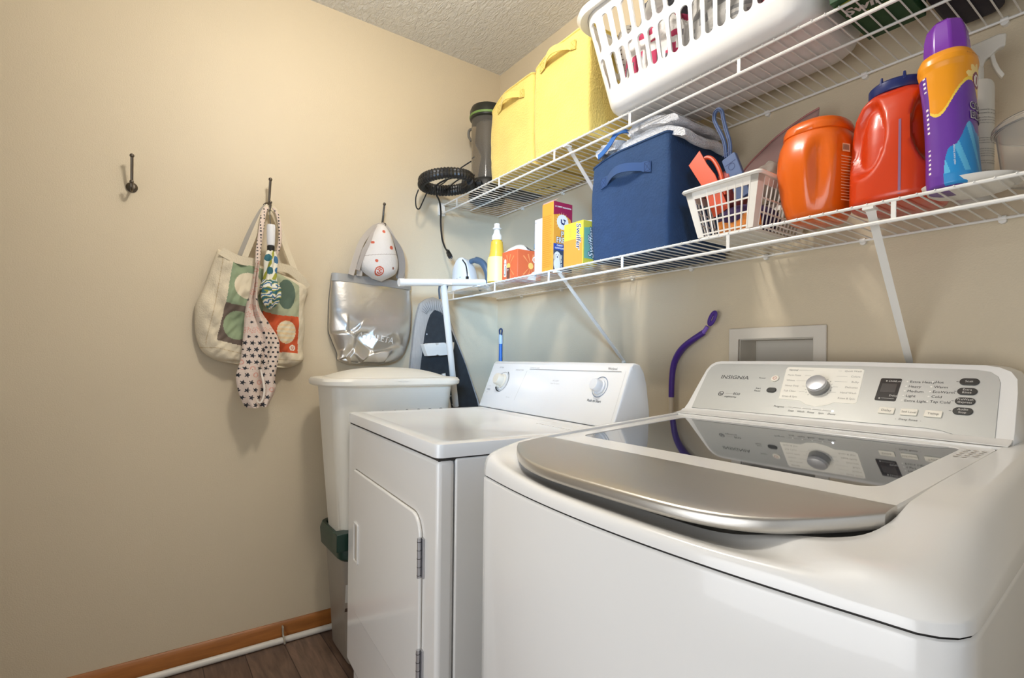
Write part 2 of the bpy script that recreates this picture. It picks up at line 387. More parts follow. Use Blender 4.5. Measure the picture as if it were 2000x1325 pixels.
# ================================================================ washing machine (world coordinates)
ws = thing('washing_machine', 'large white top-loading washing machine with grey control panel and glass lid', 'washing machine', (1.585, -.45, 0))
SZ = .837
def foy(x):                                   # front edge of the cabinet in plan, gently bowed
    y = -.893+.045*((x-1.62)/.40)**2
    return y
def outer():
    P = [(1.216, -.09)]+[(1.2155, -.09-.7*i/12) for i in range(1, 13)]
    P += [(1.2165, -.835), (1.219, -.845), (1.226, -.8505)]
    for i in range(1, 30): x = 1.226+(1.925-1.226)*i/30; P.append((x, foy(x)))
    P += [(1.932, -.867), (1.945, -.860), (1.956, -.848), (1.961, -.833), (1.9615, -.815)]
    for i in range(1, 13): P.append((1.9615-.045*i/12, -.815+.725*i/12))
    return P
OUT = arc_sample(outer(), 150); NP_ = len(OUT)
def lidz(y): return interp([(-.90, .880), (-.86, .884), (-.78, .893), (-.70, .900), (-.64, .904), (-.26, .926), (-.09, .932)], y)
LX0, LX1 = 1.243, 1.862
INN = []
for o in OUT:
    if o.x < 1.2175 and o.y > -.70: INN.append(Vector((LX0-.003, o.y, 0)))
    elif o.x > 1.90 and o.y > -.66: INN.append(Vector((LX1+.002, o.y, 0)))
    else: INN.append(None)
idx = [i for i, v in enumerate(INN) if v is None]
mid = arc_sample(catmull([(LX0-.003, -.70, 0), (LX0-.004, -.755, 0), (1.262, -.792, 0), (1.34, -.805, 0), (1.56, -.815, 0), (1.78, -.81, 0), (1.843, -.785, 0), (LX1+.002, -.735, 0), (LX1+.002, -.66, 0)], 8), len(idx)+2)
for k, i in enumerate(idx): INN[i] = mid[k+1]
def sstep(a, b, x): t = min(max((x-a)/(b-a), 0), 1); return t*t*(3-2*t)
rings = []
prof = [(0, 0, 0), (.004, .22, .35), (.02, .42, .62), (.05, .60, .86), (.10, .76, .98), (.17, .87, 1.0), (.26, .94, .93), (.38, .98, .80), (.52, .998, .66), (.68, 1.0, .58), (.84, 1.0, .60), (.97, .99, .68), (1.0, .93, .70), (1.01, .6, .5), (1.02, -.1, -.6)]
def frontness(o):
    if o.y > -.83: return 0
    return sstep(1.222, 1.33, o.x)*(1-sstep(1.80, 1.90, o.x))
def shoulder(o, i):
    f = frontness(o)
    yy = o.y
    side = lidz(yy)+.004
    if yy < -.835: return interp([(1.218, .886), (1.24, .880), (1.28, .871), (1.34, .864), (1.44, .858), (1.75, .855), (1.80, .856), (1.84, .860), (1.88, .867), (1.92, .873), (1.96, .876)], o.x), f
    if o.y < -.80 and o.x < 1.3: side = .888
    if o.x > 1.85 and o.y < -.62: side = .876+(.9065-.876)*sstep(-.86, -.62, o.y)
    return side, f
SH = [shoulder(o, i) for i, o in enumerate(OUT)]
for _ in range(5): SH = [SH[0]]+[tuple((SH[i-1][k]+SH[i][k]*2+SH[i+1][k])/4 for k in (0, 1)) for i in range(1, NP_-1)]+[SH[-1]]
for (p, a, b) in prof:
    r = []
    for i, o in enumerate(OUT):
        Hs, f = SH[i]; fr_ = a*(1-f)+b*f
        wide = sstep(1.70, 1.93, o.x)            # broad soft shoulder towards the right side
        pp = p
        if wide > 0 and p < 1: fr_ = (1-f)*((a*(1-wide))+wide*(1-(1-min(p*1.9+.12*(p > 0), 1))**2.2))+b*f; fr_ = max(fr_, a*.55*(1-f)+b*f if p < .1 else -9)
        q = o.lerp(INN[i], min(pp, 1.02)) if pp <= 1 else INN[i]+(INN[i]-o).normalized()*(.0015*(pp > 1))
        r.append(Vector((q.x, q.y, SZ+(Hs-SZ)*fr_)))
    rings.append(r)
m = MB().loft(rings, closed=False, cap0=False, cap1=False)
m.box(1.226, 1.905, -.255, -.08, .90, .9265)
m.add([(1.23, -.80, .815), (1.93, -.80, .815), (1.90, -.10, .815), (1.23, -.10, .815)], [(0, 1, 2, 3)])
m.build('top_cover', white_en, ws, ang=50)
m = MB()
lo = [Vector((1.59+(o.x-1.59)*.992, -.45+(o.y+.45)*.992, 0)) for o in OUT]
m.loft([[v+Vector((0, 0, z)) for v in lo] for z in (.80, SZ+.004)], cap0=False, cap1=False); m.build('seam', dark_seam, ws)
m = MB()
def offs(k): return [Vector((1.59+(o.x-1.59)*k, -.45+(o.y+.45)*k, 0)) for o in OUT]
rs = [[v+Vector((0, 0, z)) for v in offs(k)] for k, z in ((.985, .03), (1, .04), (1, .828), (.9985, .8325), (.995, .834))]
m.loft(rs, cap1=False); m.build('cabinet', white_en, ws, ang=40)
for fx in (1.27, 1.90):
    for fy in (-.80, -.15): MB().lathe([(.02, 0), (.02, .012), (.008, .014), (.008, .04)], (fx, fy, 0), 14).build('foot', black, ws)
# lid
FR = -.70
def lid_surface(x, y): return lidz(y)+.0012*(1-((x-1.553)/.31)**2)
m = MB()
gx0, gx1, gy0, gy1 = 1.277, 1.822, -.640, -.285
go = rrect(LX0, LX1, FR, -.256, [.004, .004, .02, .02], 8); gi = rrect(gx0, gx1, gy0, gy1, [.022, .03, .02, .02], 8)
n_ = len(go)
def L3(pts, dz): return [Vector((x, y, lid_surface(x, y)+dz)) for x, y in pts]
k_ = .0012
m.loft([L3(go, -.02), L3(go, -.003), L3([(x+(k_ if x < 1.5 else -k_)*1.5, y+(k_ if y < -.5 else -k_)*1.5) for x, y in go], 0), L3(gi, 0), L3([(x+(k_ if x < 1.5 else -k_), y+(k_ if y < -.5 else -k_)) for x, y in gi], -.003)], cap0=True, cap1=False)
lid = m.build('lid', white_en, ws, ang=30)
glass = mat('dark_lid_glass', '#262C36', .04, ior=1.75, coat=.6)
m = MB().loft([L3(gi, -.010), L3([(x+(k_ if x < 1.5 else -k_)*.6, y+(k_ if y < -.5 else -k_)*.6) for x, y in gi], -.0012)])
m.build('glass_panel', glass, lid)
m = MB()
for r_ in range(5):
    for c_ in range(3 if r_ < 4 else 2):
        x, y = 1.832+.010*(c_ % 3), -.30-.016*r_
        m.add([(x+dx, y+dy, lid_surface(x, y)+.0004) for dx, dy in circ(0, 0, .0036, 10)], [tuple(range(10))])
m.build('lid_pictograms', mat('faint_lid_print', '#CFC6BC', .5), lid)
# silver handle
silver = mat('brushed_silver', '#C6C2BB', .3, .85, bump=.10, bs=90, stretch=(1, 30, 30))
def hf(x):
    u = (x-1.553)/.311
    return -.866+(.085 if u < 0 else .130)*abs(u)**(3.2 if u < 0 else 4.5)
m = MB(); NX = 60; rows = []
def hrow(fn):
    r = []
    for i in range(NX+1):
        x = 1.242+(1.864-1.242)*i/NX; r.append(Vector(fn(x)))
    return r
def hz(x, y): return interp([(-.87, .8835), (-.80, .8925), (-.70, .9015)], y)+.0015
rows.append(hrow(lambda x: (x, FR+.001, .880)))
rows.append(hrow(lambda x: (x, FR-.001, hz(x, FR)-.001)))
rows.append(hrow(lambda x: (x, FR-.004, hz(x, FR))))
for t in (.15, .3, .45, .6, .75, .88):
    rows.append(hrow(lambda x: (x, FR-.004+(hf(x)+.006-FR+.004)*t, hz(x, FR-.004+(hf(x)+.006-FR+.004)*t)+.0008*sin(t*pi))))
for dy, dz in ((.005, -.0002), (.003, -.0008), (.0012, -.0022), (0, -.0045), (-.0003, -.012), (.001, -.0170), (.004, -.0185), (.03, -.018)):
    rows.append(hrow(lambda x: (x, hf(x)+dy, hz(x, hf(x)+dy)+dz)))
m.loft(rows, closed=False, cap0=False, cap1=False)
for e, x in ((0, 1.242), (NX, 1.864)): m.add([r[e] for r in rows], [tuple(range(len(rows)))])
m.build('handle', silver, lid, ang=60)
# console
y0_, z0_, y1_, z1_ = -.225, .938, -.13, 1.055
wf = Frame((0, y0_, z0_), (1, 0, 0), (0, y1_-y0_, z1_-z0_))
co = [(1.200, -.014), (1.221, -.010), (1.229, -.002), (1.2335, .02), (1.2375, .10), (1.240, .135), (1.246, .152), (1.256, .161), (1.272, .1655)]
co += [(1.272+(1.815-1.272)*t, .1655+.004*sin(pi*t)-.004*t) for t in (.2, .4, .6, .8, 1)]
co += [(1.835, .157), (1.852, .147), (1.862, .130), (1.866, .10), (1.872, .02), (1.874, -.014)]
m = MB().loft([[wf(a, b, 0) for a, b in co], [wf(a, b, -.001) for a, b in co], [Vector((wf(a, b).x, wf(a, b).y+.075, wf(a, b).z)) for a, b in co]])
cn = m.build('console', white_en, ws, bevel=.0055, seg=4, bang=50)
m = MB().box(1.228, 1.872, -.262, -.10, .924, .9295); m.loft([[Vector((x, y, z)) for x in (1.2285, 1.872)]+[Vector((1.872, y, z-.002)), Vector((1.2285, y, z-.002))] for y, z in ((-.256, .932), (-.238, .9345), (-.226, .94))])
m.build('rear_ledge', white_en, ws, bevel=.0015)
gp = mat('silver_grey_panel', '#C0C1BD', .38, .25)
pn = [(1.2525, .006), (1.2500, .05), (1.2480, .125), (1.252, .142), (1.262, .152), (1.275, .1545)]+[(1.275+.53*t, .1545+.003*sin(pi*t)-.006*t) for t in (.25, .5, .75, 1)]+[(1.825, .144), (1.836, .134), (1.841, .12), (1.850, -.004), (1.80, -.001), (1.775, .0065), (1.75, .009)]
m = MB().prism(pn, wf, .0002, .0016)
pnl = m.build('control_panel', gp, cn, bevel=.0004)
L0 = .0019
pw = [(1.4665, .0525), (1.4555, .140), (1.4575, .1455), (1.462, .147), (1.615, .1445), (1.6205, .142), (1.6215, .136), (1.6275, .058), (1.625, .0535), (1.620, .052), (1.585, .052), (1.572, .0435), (1.550, .0375), (1.530, .0415), (1.514, .051)][::-1]
wp_ = mat('dial_surround_white', '#F4F1E6', .4)
MB().prism(pw, wf, .0016, .0021).build('dial_surround', wp_, pnl)
m = MB()
m.text('INSIGNIA', wf, 1.295, .1045, .0165, 0, L0, sx=1.12, shear=0, bold=.004)
arcband(m, Frame(wf(0, 0, .0015), wf.u, wf.v), 1.3165, .0565, .0065, 0, 2*pi, .0015, .0015, 0)
m.text('hp', wf, 1.3115, .0535, .010, 0, L0, shear=.2, bold=.01); line(m, wf, 1.329, .0575, 1.349, .0575, .0008, 1, L0)
m.text('ECO', wf, 1.350, .0555, .009, 0, L0, bold=.02); m.text('engineering', wf, 1.329, .0465, .007, 0, L0, shear=.2)
m.text('Power', wf, 1.398, .109, .0065, 0, L0); m.text('Start', wf, 1.401, .077, .0068, 0, L0); m.text('Pause', wf, 1.400, .0695, .0068, 0, L0)
m.text('Progress', wf, 1.462, .0285, .0068, 0, L0, shear=.15); line(m, wf, 1.495, .031, 1.586, .0292, .0007, 1, L0)
for x, s_ in ((1.504, 'Soak'), (1.525, 'Wash'), (1.546, 'Rinse'), (1.567, 'Spin'), (1.588, 'Done')): m.text(s_, wf, x, .0195, .0068, 0, L0, al='c', shear=.1)
for k, s_ in enumerate(('Extra Heavy', 'Heavy', 'Medium', 'Light', 'Extra Light')): m.text(s_, wf, 1.7075, .1125-k*.0117, .0082, 0, L0)
for k, s_ in enumerate(('Hot', 'Warm', 'EcoWarm', 'Cold', 'Tap Cold')): m.text(s_, wf, 1.748, .1135-k*.0117, .0082, 0, L0)
m.text('-  Deep Rinse  -', wf, 1.7225, .0215, .0065, 0, L0, al='c')
for k in range(4): line(m, wf, 1.7795, .119-k*.0225, 1.783, .119-k*.0225, .001, 0, L0)
m.build('printed_lettering', [ink, gray_line], pnl)
m = MB()
for k, s_ in enumerate(('Normal', 'Perm Press', 'Whites', 'Heavy Duty', 'Tub Clean', 'Drain & Spin')):
    y = .136-k*.0155; x0 = 1.4635+k*.0016; m.text(s_, wf, x0, y, .0066, 0 if k == 0 else 1, .0024); line(m, wf, x0+.004*len(s_)-.001, y+.002, 1.515-abs(k-2.5)*-.0015, y+.002, .0005, 1, .0024)
for k, s_ in enumerate(('Quick Wash', 'Colors', 'Bulky', 'Delicates', 'Hand Wash', 'Rinse & Spin')):
    y = .136-k*.0148; m.text(s_, wf, 1.617+k*.001, y, .0066, 1, .0024, al='r'); line(m, wf, 1.571, y+.002, 1.615-.0037*len(s_), y+.002, .0005, 1, .0024)
for k in range(16):
    a = -.9+k*.33
    if -.9 < a < 4.1: line(m, wf, 1.5435+.0255*cos(a), .0895+.0255*sin(a), 1.5435+.028*cos(a), .0895+.028*sin(a), .0008, 0, .0024)
m.build('dial_lettering', [ink, mat('pale_print', '#A29F97', .6)], pnl)
Mw = Matrix((wf.u, wf.v, wf.n)).transposed()
dg = mat('dial_grey_metal', '#8F9092', .25, .8); dt = mat('dial_cap', '#C6C7CA', .3, .55)
m = MB().lathe([(.0225, 0), (.0225, .003), (.0215, .012), (.021, .0145)], wf(1.5435, .0895, .0022), 40, M=Mw)
dial = m.build('dial', dg, cn, ang=40, label='round silver cycle dial')
m = MB().lathe([(.0215, .0145), (.0212, .0165), (.0198, .020), (.0175, .0205), (.001, .0215)], wf(1.5435, .0895, .0022), 40, M=Mw)
m.build('dial_cap', dt, dial)
db = mat('dark_button', '#3B3B38', .3); wbn = mat('white_button', '#EFEADC', .35); wt = mat('white_print', '#DAD8D2', .5)
m = MB().prism(rrect(1.657, 1.6935, .0648, .1215, .003), wf, .0016, .0024); dsp = m.build('display', mat('display_black', '#2C2B2A', .25), pnl)
m = MB().text('ChildLock', wf, 1.6715, .1125, .0062, 0, .0028); m.poly(circ(1.6685, .1145, .0016, 10), wf, .0028); m.text('Delay', wf, 1.680, .076, .0062, 0, .0028); line(m, wf, 1.668, .0705, 1.69, .0705, .0005, 0, .0028); m.poly(circ(1.665, .070, .0016, 10), wf, .0028)
m.poly(rrect(1.662, 1.688, .086, .108, .001), wf, .0026, 1)
m.build('display_print', [wt, mat('display_window', '#454240', .3)], dsp)
for k, (a, b_) in enumerate((('Soak', ''), ('Extra', 'Rinse'), ('PreWash', '/Express'), ('Audio', 'Stop'))):
    y = .119-k*.0225; x = 1.7985+.0003*k
    m = MB().prism(rrect(x-.0145, x+.0145, y-.0080, y+.0080, .0079, 6), wf, .0016, .0036); bt = m.build('button', db, pnl, bevel=.0012, label='dark oval button')
    m = MB(); m.text(a, wf, x, y+(.001 if b_ else -.002), .0062, 0, .0041, al='c')
    if b_: m.text(b_, wf, x, y-.0055, .0062, 0, .0041, al='c')
    m.build('button_print', wt, bt)
for x, s_ in ((1.684, 'Delay'), (1.721, 'Soil Level'), (1.7585, 'Temp')):
    m = MB().prism(rrect(x-.0135, x+.0135, .033, .048, .002), wf, .0016, .0040); bt = m.build('button', wbn, pnl, bevel=.001, label='white rectangular button')
    m = MB().text(s_, wf, x, .038, .0075 if len(s_) < 7 else .0062, 0, .0045, al='c'); m.build('button_print', gray_line, bt)
m = MB().prism(circ(1.4385, .1105, .0095, 24), wf, .0016, .0042); bt = m.build('button', wbn, pnl, bevel=.0015, label='round white power button')
m = MB(); arcband(m, Frame(wf(0, 0, .0042), wf.u, wf.v), 1.4385, .1105, .0042, pi/2+.5, pi/2+2*pi-.5, .0011, .0011, 0); line(m, wf, 1.4385, .1105, 1.4385, .1155, .001, 0, .0047)
m.build('power_symbol', mat('red_print', '#C06A60', .5), bt)
m = MB().prism(rrect(1.430, 1.453, .0685, .0825, .0069), wf, .0016, .0042); m.build('button', db, pnl, bevel=.0015, label='dark oval start button')
wi_ = mat('indicator_white', '#E8E6E0', .4)
for (x, y) in [(1.7035, .1150-k*.0117) for k in range(5)]+[(1.744, .1160-k*.0117) for k in range(5)]+[(x, .0308) for x in (1.504, 1.525, 1.546, 1.567)]:
    MB().poly(circ(x, y, .0018, 10), wf, L0+.0001).build('indicator_dot', wi_, pnl)
MB().poly(circ(1.588, .0295, .0019, 12), wf, L0+.0002).build('lit_indicator', mat('lit_led', '#FFFFFF', .4, emit='#E8F0FF', es=9), pnl, label='glowing white indicator light')
# ================================================================ wire shelves
def shelf(zt, x0, x1, label, braces, wallend, stub0):
    t = thing('wire_shelf', label, 'wire shelf', ((x0+x1)/2, -.16, zt-.05), group='white wire shelves on the back wall')
    zr = zt-.004
    m = MB()
    m.tube([(x0, -.305, zr), (x1, -.305, zr)], .0032, 8); m.build('front_rail', white_wire, t)
    m = MB(); m.tube([(x0, -.3055, zr-.036), (x1, -.3055, zr-.036)], .0038, 8); m.build('lip_rail', white_wire, t)
    m = MB(); m.tube([(.004, -.009, zr-.002), (x1, -.009, zr-.002)], .003, 8); m.build('back_rail', white_wire, t)
    m = MB(); m.tube([(.03, -.175, zr-.0045), (x1, -.175, zr-.0045)], .003, 8); m.build('middle_rail', white_wire, t)
    x = stub0
    while x < x1:
        MB().box(x-.0042, x+.0042, -.3068, -.3042, zr-.036, zr).build('lip_post', white_wire, t, bevel=.001); x += .3233
    m = MB(); x = x0+.004; k = 0
    while x < x1:
        m.tube([(x, -.009, zr+.0012), (x, -.307, zr+.0012)], .0016, 6); m.ell((x, -.3085, zr+.0015), (.0017, .0022, .0017), 0, 6, 4); x += .0254
    m.build('deck_wires', white_wire, t)
    x = .20
    for x in (.20, .475, .854, 1.093, 1.331, 1.567, 1.813, 2.05, 2.3):
        m = MB().tube([(x, 0, zr-.006), (x, -.010, zr-.006)], .0065, 10); m.tube([(x-.006, -.009, zr-.0015), (x+.006, -.009, zr-.0015)], .0052, 10)
        m.build('wall_clip', white_wire, t)
    for (xa, xb) in braces:
        A = Vector((xa, -.301, zr-.003)); B = Vector((xb, -.004, zr-.295))
        u = (B-A).normalized(); s_ = Vector((1, 0, 0)); s_ = (s_-u*s_.dot(u)).normalized(); n_2 = u.cross(s_)
        m = MB()
        m.loft([[A+u*d+s_*a*k+n_2*b for a, b in ((-.0075, .0015), (-.0055, -.0025), (-.004, -.0025), (-.0035, 0), (.0035, 0), (.004, -.0025), (.0055, -.0025), (.0075, .0015))] for d, k in ((0, 1.25), (.02, 1), ((B-A).length-.02, 1), ((B-A).length, .8))])
        m.box(xa-.009, xa+.009, -.313, -.290, zr-.0095, zr-.0045)
        m.tube([B+Vector((0, .003, -.004)), B+Vector((0, -.004, -.004))], .006, 10)
        m.build('support_brace', white_wire, t)
    if wallend:
        m = MB().box(.0, .012, -.330, -.298, zt-.052, zt+.004); m.box(.0, .02, -.316, -.296, zt-.044, zt-.032)
        m.tube([(.012, -.318, zt-.012), (.0145, -.318, zt-.012)], .004, 10)
        m.build('end_bracket', white_wire, t, bevel=.003)
    return t
shelf(1.757, .004, 2.75, 'upper white wire shelf holding yellow bins and laundry basket', [(.838, .836)], True, .132)
shelf(1.362, .030, 2.75, 'lower white wire shelf above the washer and dryer', [(.797, .815), (1.688, 1.662)], False, .110)
# ================================================================ hamper, food bin, ironing board, bags on the left wall
def rring(cx, cy, hx, hy, r, z, n=7): return [Vector((cx+x, cy+y, z)) for x, y in rrect(-hx, hx, -hy, hy, min(r, hx*.98, hy*.98), n)]
hp = thing('laundry_hamper', 'tall off-white plastic laundry hamper with domed lid between dryer and wall', 'hamper', (.23, -.63, .445))
hx, hy_ = .237, -.655
m = MB().loft([rring(hx, hy_, .092, .180, .05, .447), rring(hx, hy_, .101, .190, .05, .46), rring(hx, hy_, .109, .205, .05, .65), rring(hx, hy_, .122, .226, .05, .955), rring(hx, hy_, .124, .229, .05, .975)])
m.build('body', cream_pl, hp, bevel=.003)
fh = Frame((hx+.1185, hy_, .873), (0, 1, 0), (.045, 0, 1))
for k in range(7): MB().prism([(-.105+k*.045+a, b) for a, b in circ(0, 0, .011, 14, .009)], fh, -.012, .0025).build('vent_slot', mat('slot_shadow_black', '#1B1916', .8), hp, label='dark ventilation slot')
m = MB()
R = []
for (ex, z, dome) in ((.133, .968, 0), (.150, .966, 0), (.157, .972, 0), (.158, .984, 0), (.153, .993, 0), (.144, .996, 0)):
    R.append([v for v in rring(hx, hy_, ex, ex+.100, .085, z)])
m.loft(R); m.build('lid_rim', cream_pl, hp)
def lidtop(u, v):
    a = (u-.5)*2; b = (v-.5)*2
    w_ = 1-.18*abs(b)**3
    x = hx+.130*a*w_; y = hy_+.222*b*(1-.10*abs(a)**3)
    x += 0
    front = .030*max(0, 1-(b/.62)**2)*max(0, a)**3
    z = .996+.034*(1-abs(a)**2.6)*(1-abs(b)**2.6)
    return (x+front, y, z-front*.35)
MB().grid(lidtop, 24, 36).build('lid', cream_pl, hp, solid=-.004)
fb = thing('pet_food_bin', 'grey plastic food bin with dark green lid under the hamper', 'bin', (.215, -.68, 0))
gb = mat('grey_translucent_bin', '#8C8478', .4)
m = MB().loft([rring(.225, -.66, .105, .148, .04, .003), rring(.225, -.66, .112, .156, .04, .02), rring(.225, -.66, .126, .180, .04, .39), rring(.225, -.66, .127, .181, .04, .40)])
m.build('body', gb, fb)
m = MB().loft([rring(.225, -.66, .128, .184, .04, .375), rring(.225, -.66, .136, .196, .045, .385), rring(.225, -.66, .138, .200, .045, .440), rring(.225, -.66, .132, .194, .045, .462), rring(.225, -.66, .120, .182, .045, .462), rring(.225, -.66, .116, .178, .045, .4460)])
m.box(.318, .366, -.872, -.80, .42, .478)
m.build('lid', mat('dark_green_plastic', '#17352C', .35), fb, bevel=.004)
ft = Frame((.348, -.835, .30), (0, 1, -.02), (.03, 0, 1))
m = MB().poly([(0, 0), (.14, -.0), (.14, -.09), (0, -.06)], ft, .0012)
m.poly(circ(.075, -.03, .02, 16), ft, .0018, 1); line(m, ft, -.0, -.085, .14, -.10, .012, 1, .002); line(m, ft, .05, -.05, .09, -.12, .016, 1, .002)
m.build('label', [mat('bin_label_white', '#C9C5BC', .6), mat('bin_label_brown', '#4A3A2E', .6)], fb)
# ---------------- ironing board
ib = thing('ironing_board', 'ironing board standing upside down in the corner, white T-leg at the top', 'ironing board', (.07, -.33, 0))
XB = .05
def side_(t): return arc_sample([(0, a, b) for a, b in t], 40)
oL = [(-.37, 1.333), (-.401, 1.324), (-.43, 1.302), (-.443, 1.258), (-.454, 1.2), (-.465, 1.089), (-.471, 1.042), (-.479, .936), (-.485, .70), (-.485, .02)][::-1]
oR = [(-.37, 1.333), (-.344, 1.329), (-.324, 1.314), (-.311, 1.297), (-.272, 1.209), (-.215, 1.068), (-.134, .885), (-.112, .80), (-.10, .60), (-.10, .02)][::-1]
iL = [(-.364, 1.278), (-.376, 1.271), (-.39, 1.245), (-.402, 1.205), (-.411, 1.161), (-.426, 1.044), (-.433, .978), (-.45, .70), (-.45, .04)][::-1]
iR = [(-.364, 1.278), (-.339, 1.273), (-.318, 1.261), (-.306, 1.246), (-.258, 1.150), (-.207, 1.045), (-.142, .875), (-.122, .80), (-.115, .60), (-.115, .04)][::-1]
out = side_(oL)+side_(oR)[::-1]; inn = side_(iL)+side_(iR)[::-1]
m = MB().loft([[v+Vector((x, 0, 0)) for v in out] for x in (XB-.022, XB-.004)])
cover = mat('grey_cotton_cover', '#A9A6A1', .85, var=.08, vs=30, bump=.3, bs=90, stretch=(1, 6, 1))
m.loft([[v+Vector((XB-.004, 0, 0)) for v in out], [v.lerp(q, .5)+Vector((XB+.003, 0, 0)) for v, q in zip(out, inn)], [q+Vector((XB-.001, 0, 0)) for q in inn]], cap0=False, cap1=False)
m.build('cover', cover, ib, bevel=.003)
m = MB()
for k in range(15):
    a = -1.45+k*.207; p0 = Vector((XB+.0042, -.366+.030*sin(a)*1.2, 1.262+.02*cos(a)-.008)); p1 = Vector((XB+.003, -.369+.060*sin(a)*1.0, 1.262+.058*cos(a)))
    m.tube([p0, p0.lerp(p1, .5)+Vector((.0012, 0, 0)), p1], [.0011, .0008, .0003], 5)
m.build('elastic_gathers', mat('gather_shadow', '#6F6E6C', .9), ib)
MB().loft([[q*1.0+Vector((x, 0, 0)) for q in inn] for x in (XB-.006, XB-.0005)]).build('board_underside', mat('dark_steel_mesh', '#33393F', .5, .3, var=.2, vs=40), ib)
fi = Frame((XB, 0, 0), (0, 1, 0), (0, 0, 1))
for y, z in ((-.40, 1.17), (-.345, 1.13), (-.40, 1.10), (-.33, .99), (-.28, .90), (-.27, .86), (-.31, .93), (-.36, .9)): MB().poly(circ(y, z, .0032, 10), fi, .0004).build('mesh_hole', mat('hole_white', '#B9BEC2', .6), ib)  # pale discs for the holes in the mesh underside
# white catch
fc = Frame((.085, .042, -.002), (0, 1, 0), (0, 0, 1))
m = MB().prism([(-.401+(a+.401)*1.15, b) for a, b in [(-.465, 1.128), (-.463, 1.122), (-.457, 1.100), (-.448, 1.077), (-.415, 1.080), (-.408, 1.084), (-.398, 1.080), (-.344, 1.086), (-.338, 1.118), (-.337, 1.140), (-.36, 1.138), (-.362, 1.132), (-.375, 1.132), (-.378, 1.137), (-.402, 1.135), (-.404, 1.126), (-.414, 1.125), (-.416, 1.134), (-.448, 1.131), (-.45, 1.126)]], fc, -.03, .003)
m.build('catch_bracket', white_pl, ib, bevel=.0015)
m = MB(); T0 = Vector((.30, -.635, 1.342)); T1 = Vector((.30, -.268, 1.377)); c0 = T0.lerp(T1, .49)
m.tube([T0, T1], .0135, 14); m.box(-.03, .03, -.0155, .0155, -.008, .008, 0, Matrix.Translation(c0) @ Matrix.Rotation(pi/2, 4, 'Z'))
m.tube([T0-Vector((0, .002, 0)), T0+Vector((0, .018, .0017))], .0145, 14); m.build('foot_bar', white_pl, ib)
m = MB(); lb = [c0-Vector((0, 0, .005)), c0.lerp(Vector((.115, -.290, .86)), .5), Vector((.115, -.290, .86))]
m.tube(lb, .013, 12, ry=.010); m.build('leg', white_pl, ib)
m = MB(); m.tube([c0+Vector((.001, -.016, -.012)), c0+Vector((-.008, -.014, -.03)), c0+Vector((-.02, -.004, -.062))], .004, 6)
m.tube([c0+Vector((.001, .018, -.012)), c0+Vector((-.008, .018, -.03)), c0+Vector((-.02, .012, -.062))], .004, 6)
m.build('leg_gusset', mat('blue_grey_steel', '#5E6A78', .4, .5), ib)
m = MB().tube([(.075, -.33, 1.0), (.075, -.27, .70)], .009, 10); m.build('second_leg', white_pl, ib)

# ---------------- cloth helpers
def curve2(tab, t, sm=True):
    return interp(tab, t)
def sheet(m, L, R, nu, nv, xf, cf=None, mi=0, back=None):
    Ls = arc_sample(catmull([(0, a, b) for a, b in L], 6), nv+1); Rs = arc_sample(catmull([(0, a, b) for a, b in R], 6), nv+1)
    def fn(u, v):
        j = min(int(round(v*nv)), nv); a = Ls[j]; b = Rs[j]; y = a.y+(b.y-a.y)*u; z = a.z+(b.z-a.z)*u
        return (xf(u, v, y, z), y, z)
    m.grid(fn, nu, nv, mi, cf)
    if back: m.grid(lambda u, v: (lambda p: (back(u, v), p[1], p[2]))(fn(u, v)), nu, nv, mi)
def ribbon(m, pts, wd, nrm=None, mi=0, th=.0012, k=6):
    P = catmull(pts, k); rings = []
    for i, p in enumerate(P):
        t = (P[min(i+1, len(P)-1)]-P[max(i-1, 0)]).normalized()
        n_ = Vector(nrm or (1, 0, 0)); s_ = t.cross(n_)
        if s_.length < 1e-3: s_ = Vector((0, 1, 0))
        s_.normalize(); n_ = s_.cross(t)
        w_ = wd if not callable(wd) else wd(i/(len(P)-1))
        rings.append([p+s_*w_/2+n_*th, p-s_*w_/2+n_*th, p-s_*w_/2-n_*th, p+s_*w_/2-n_*th])
    m.loft(rings, mi)
def edge(u, v, k=.10, kv=.08): return (1-max(0, 1-u/k)**2)*(1-max(0, 1-(1-u)/k)**2) if True else 0
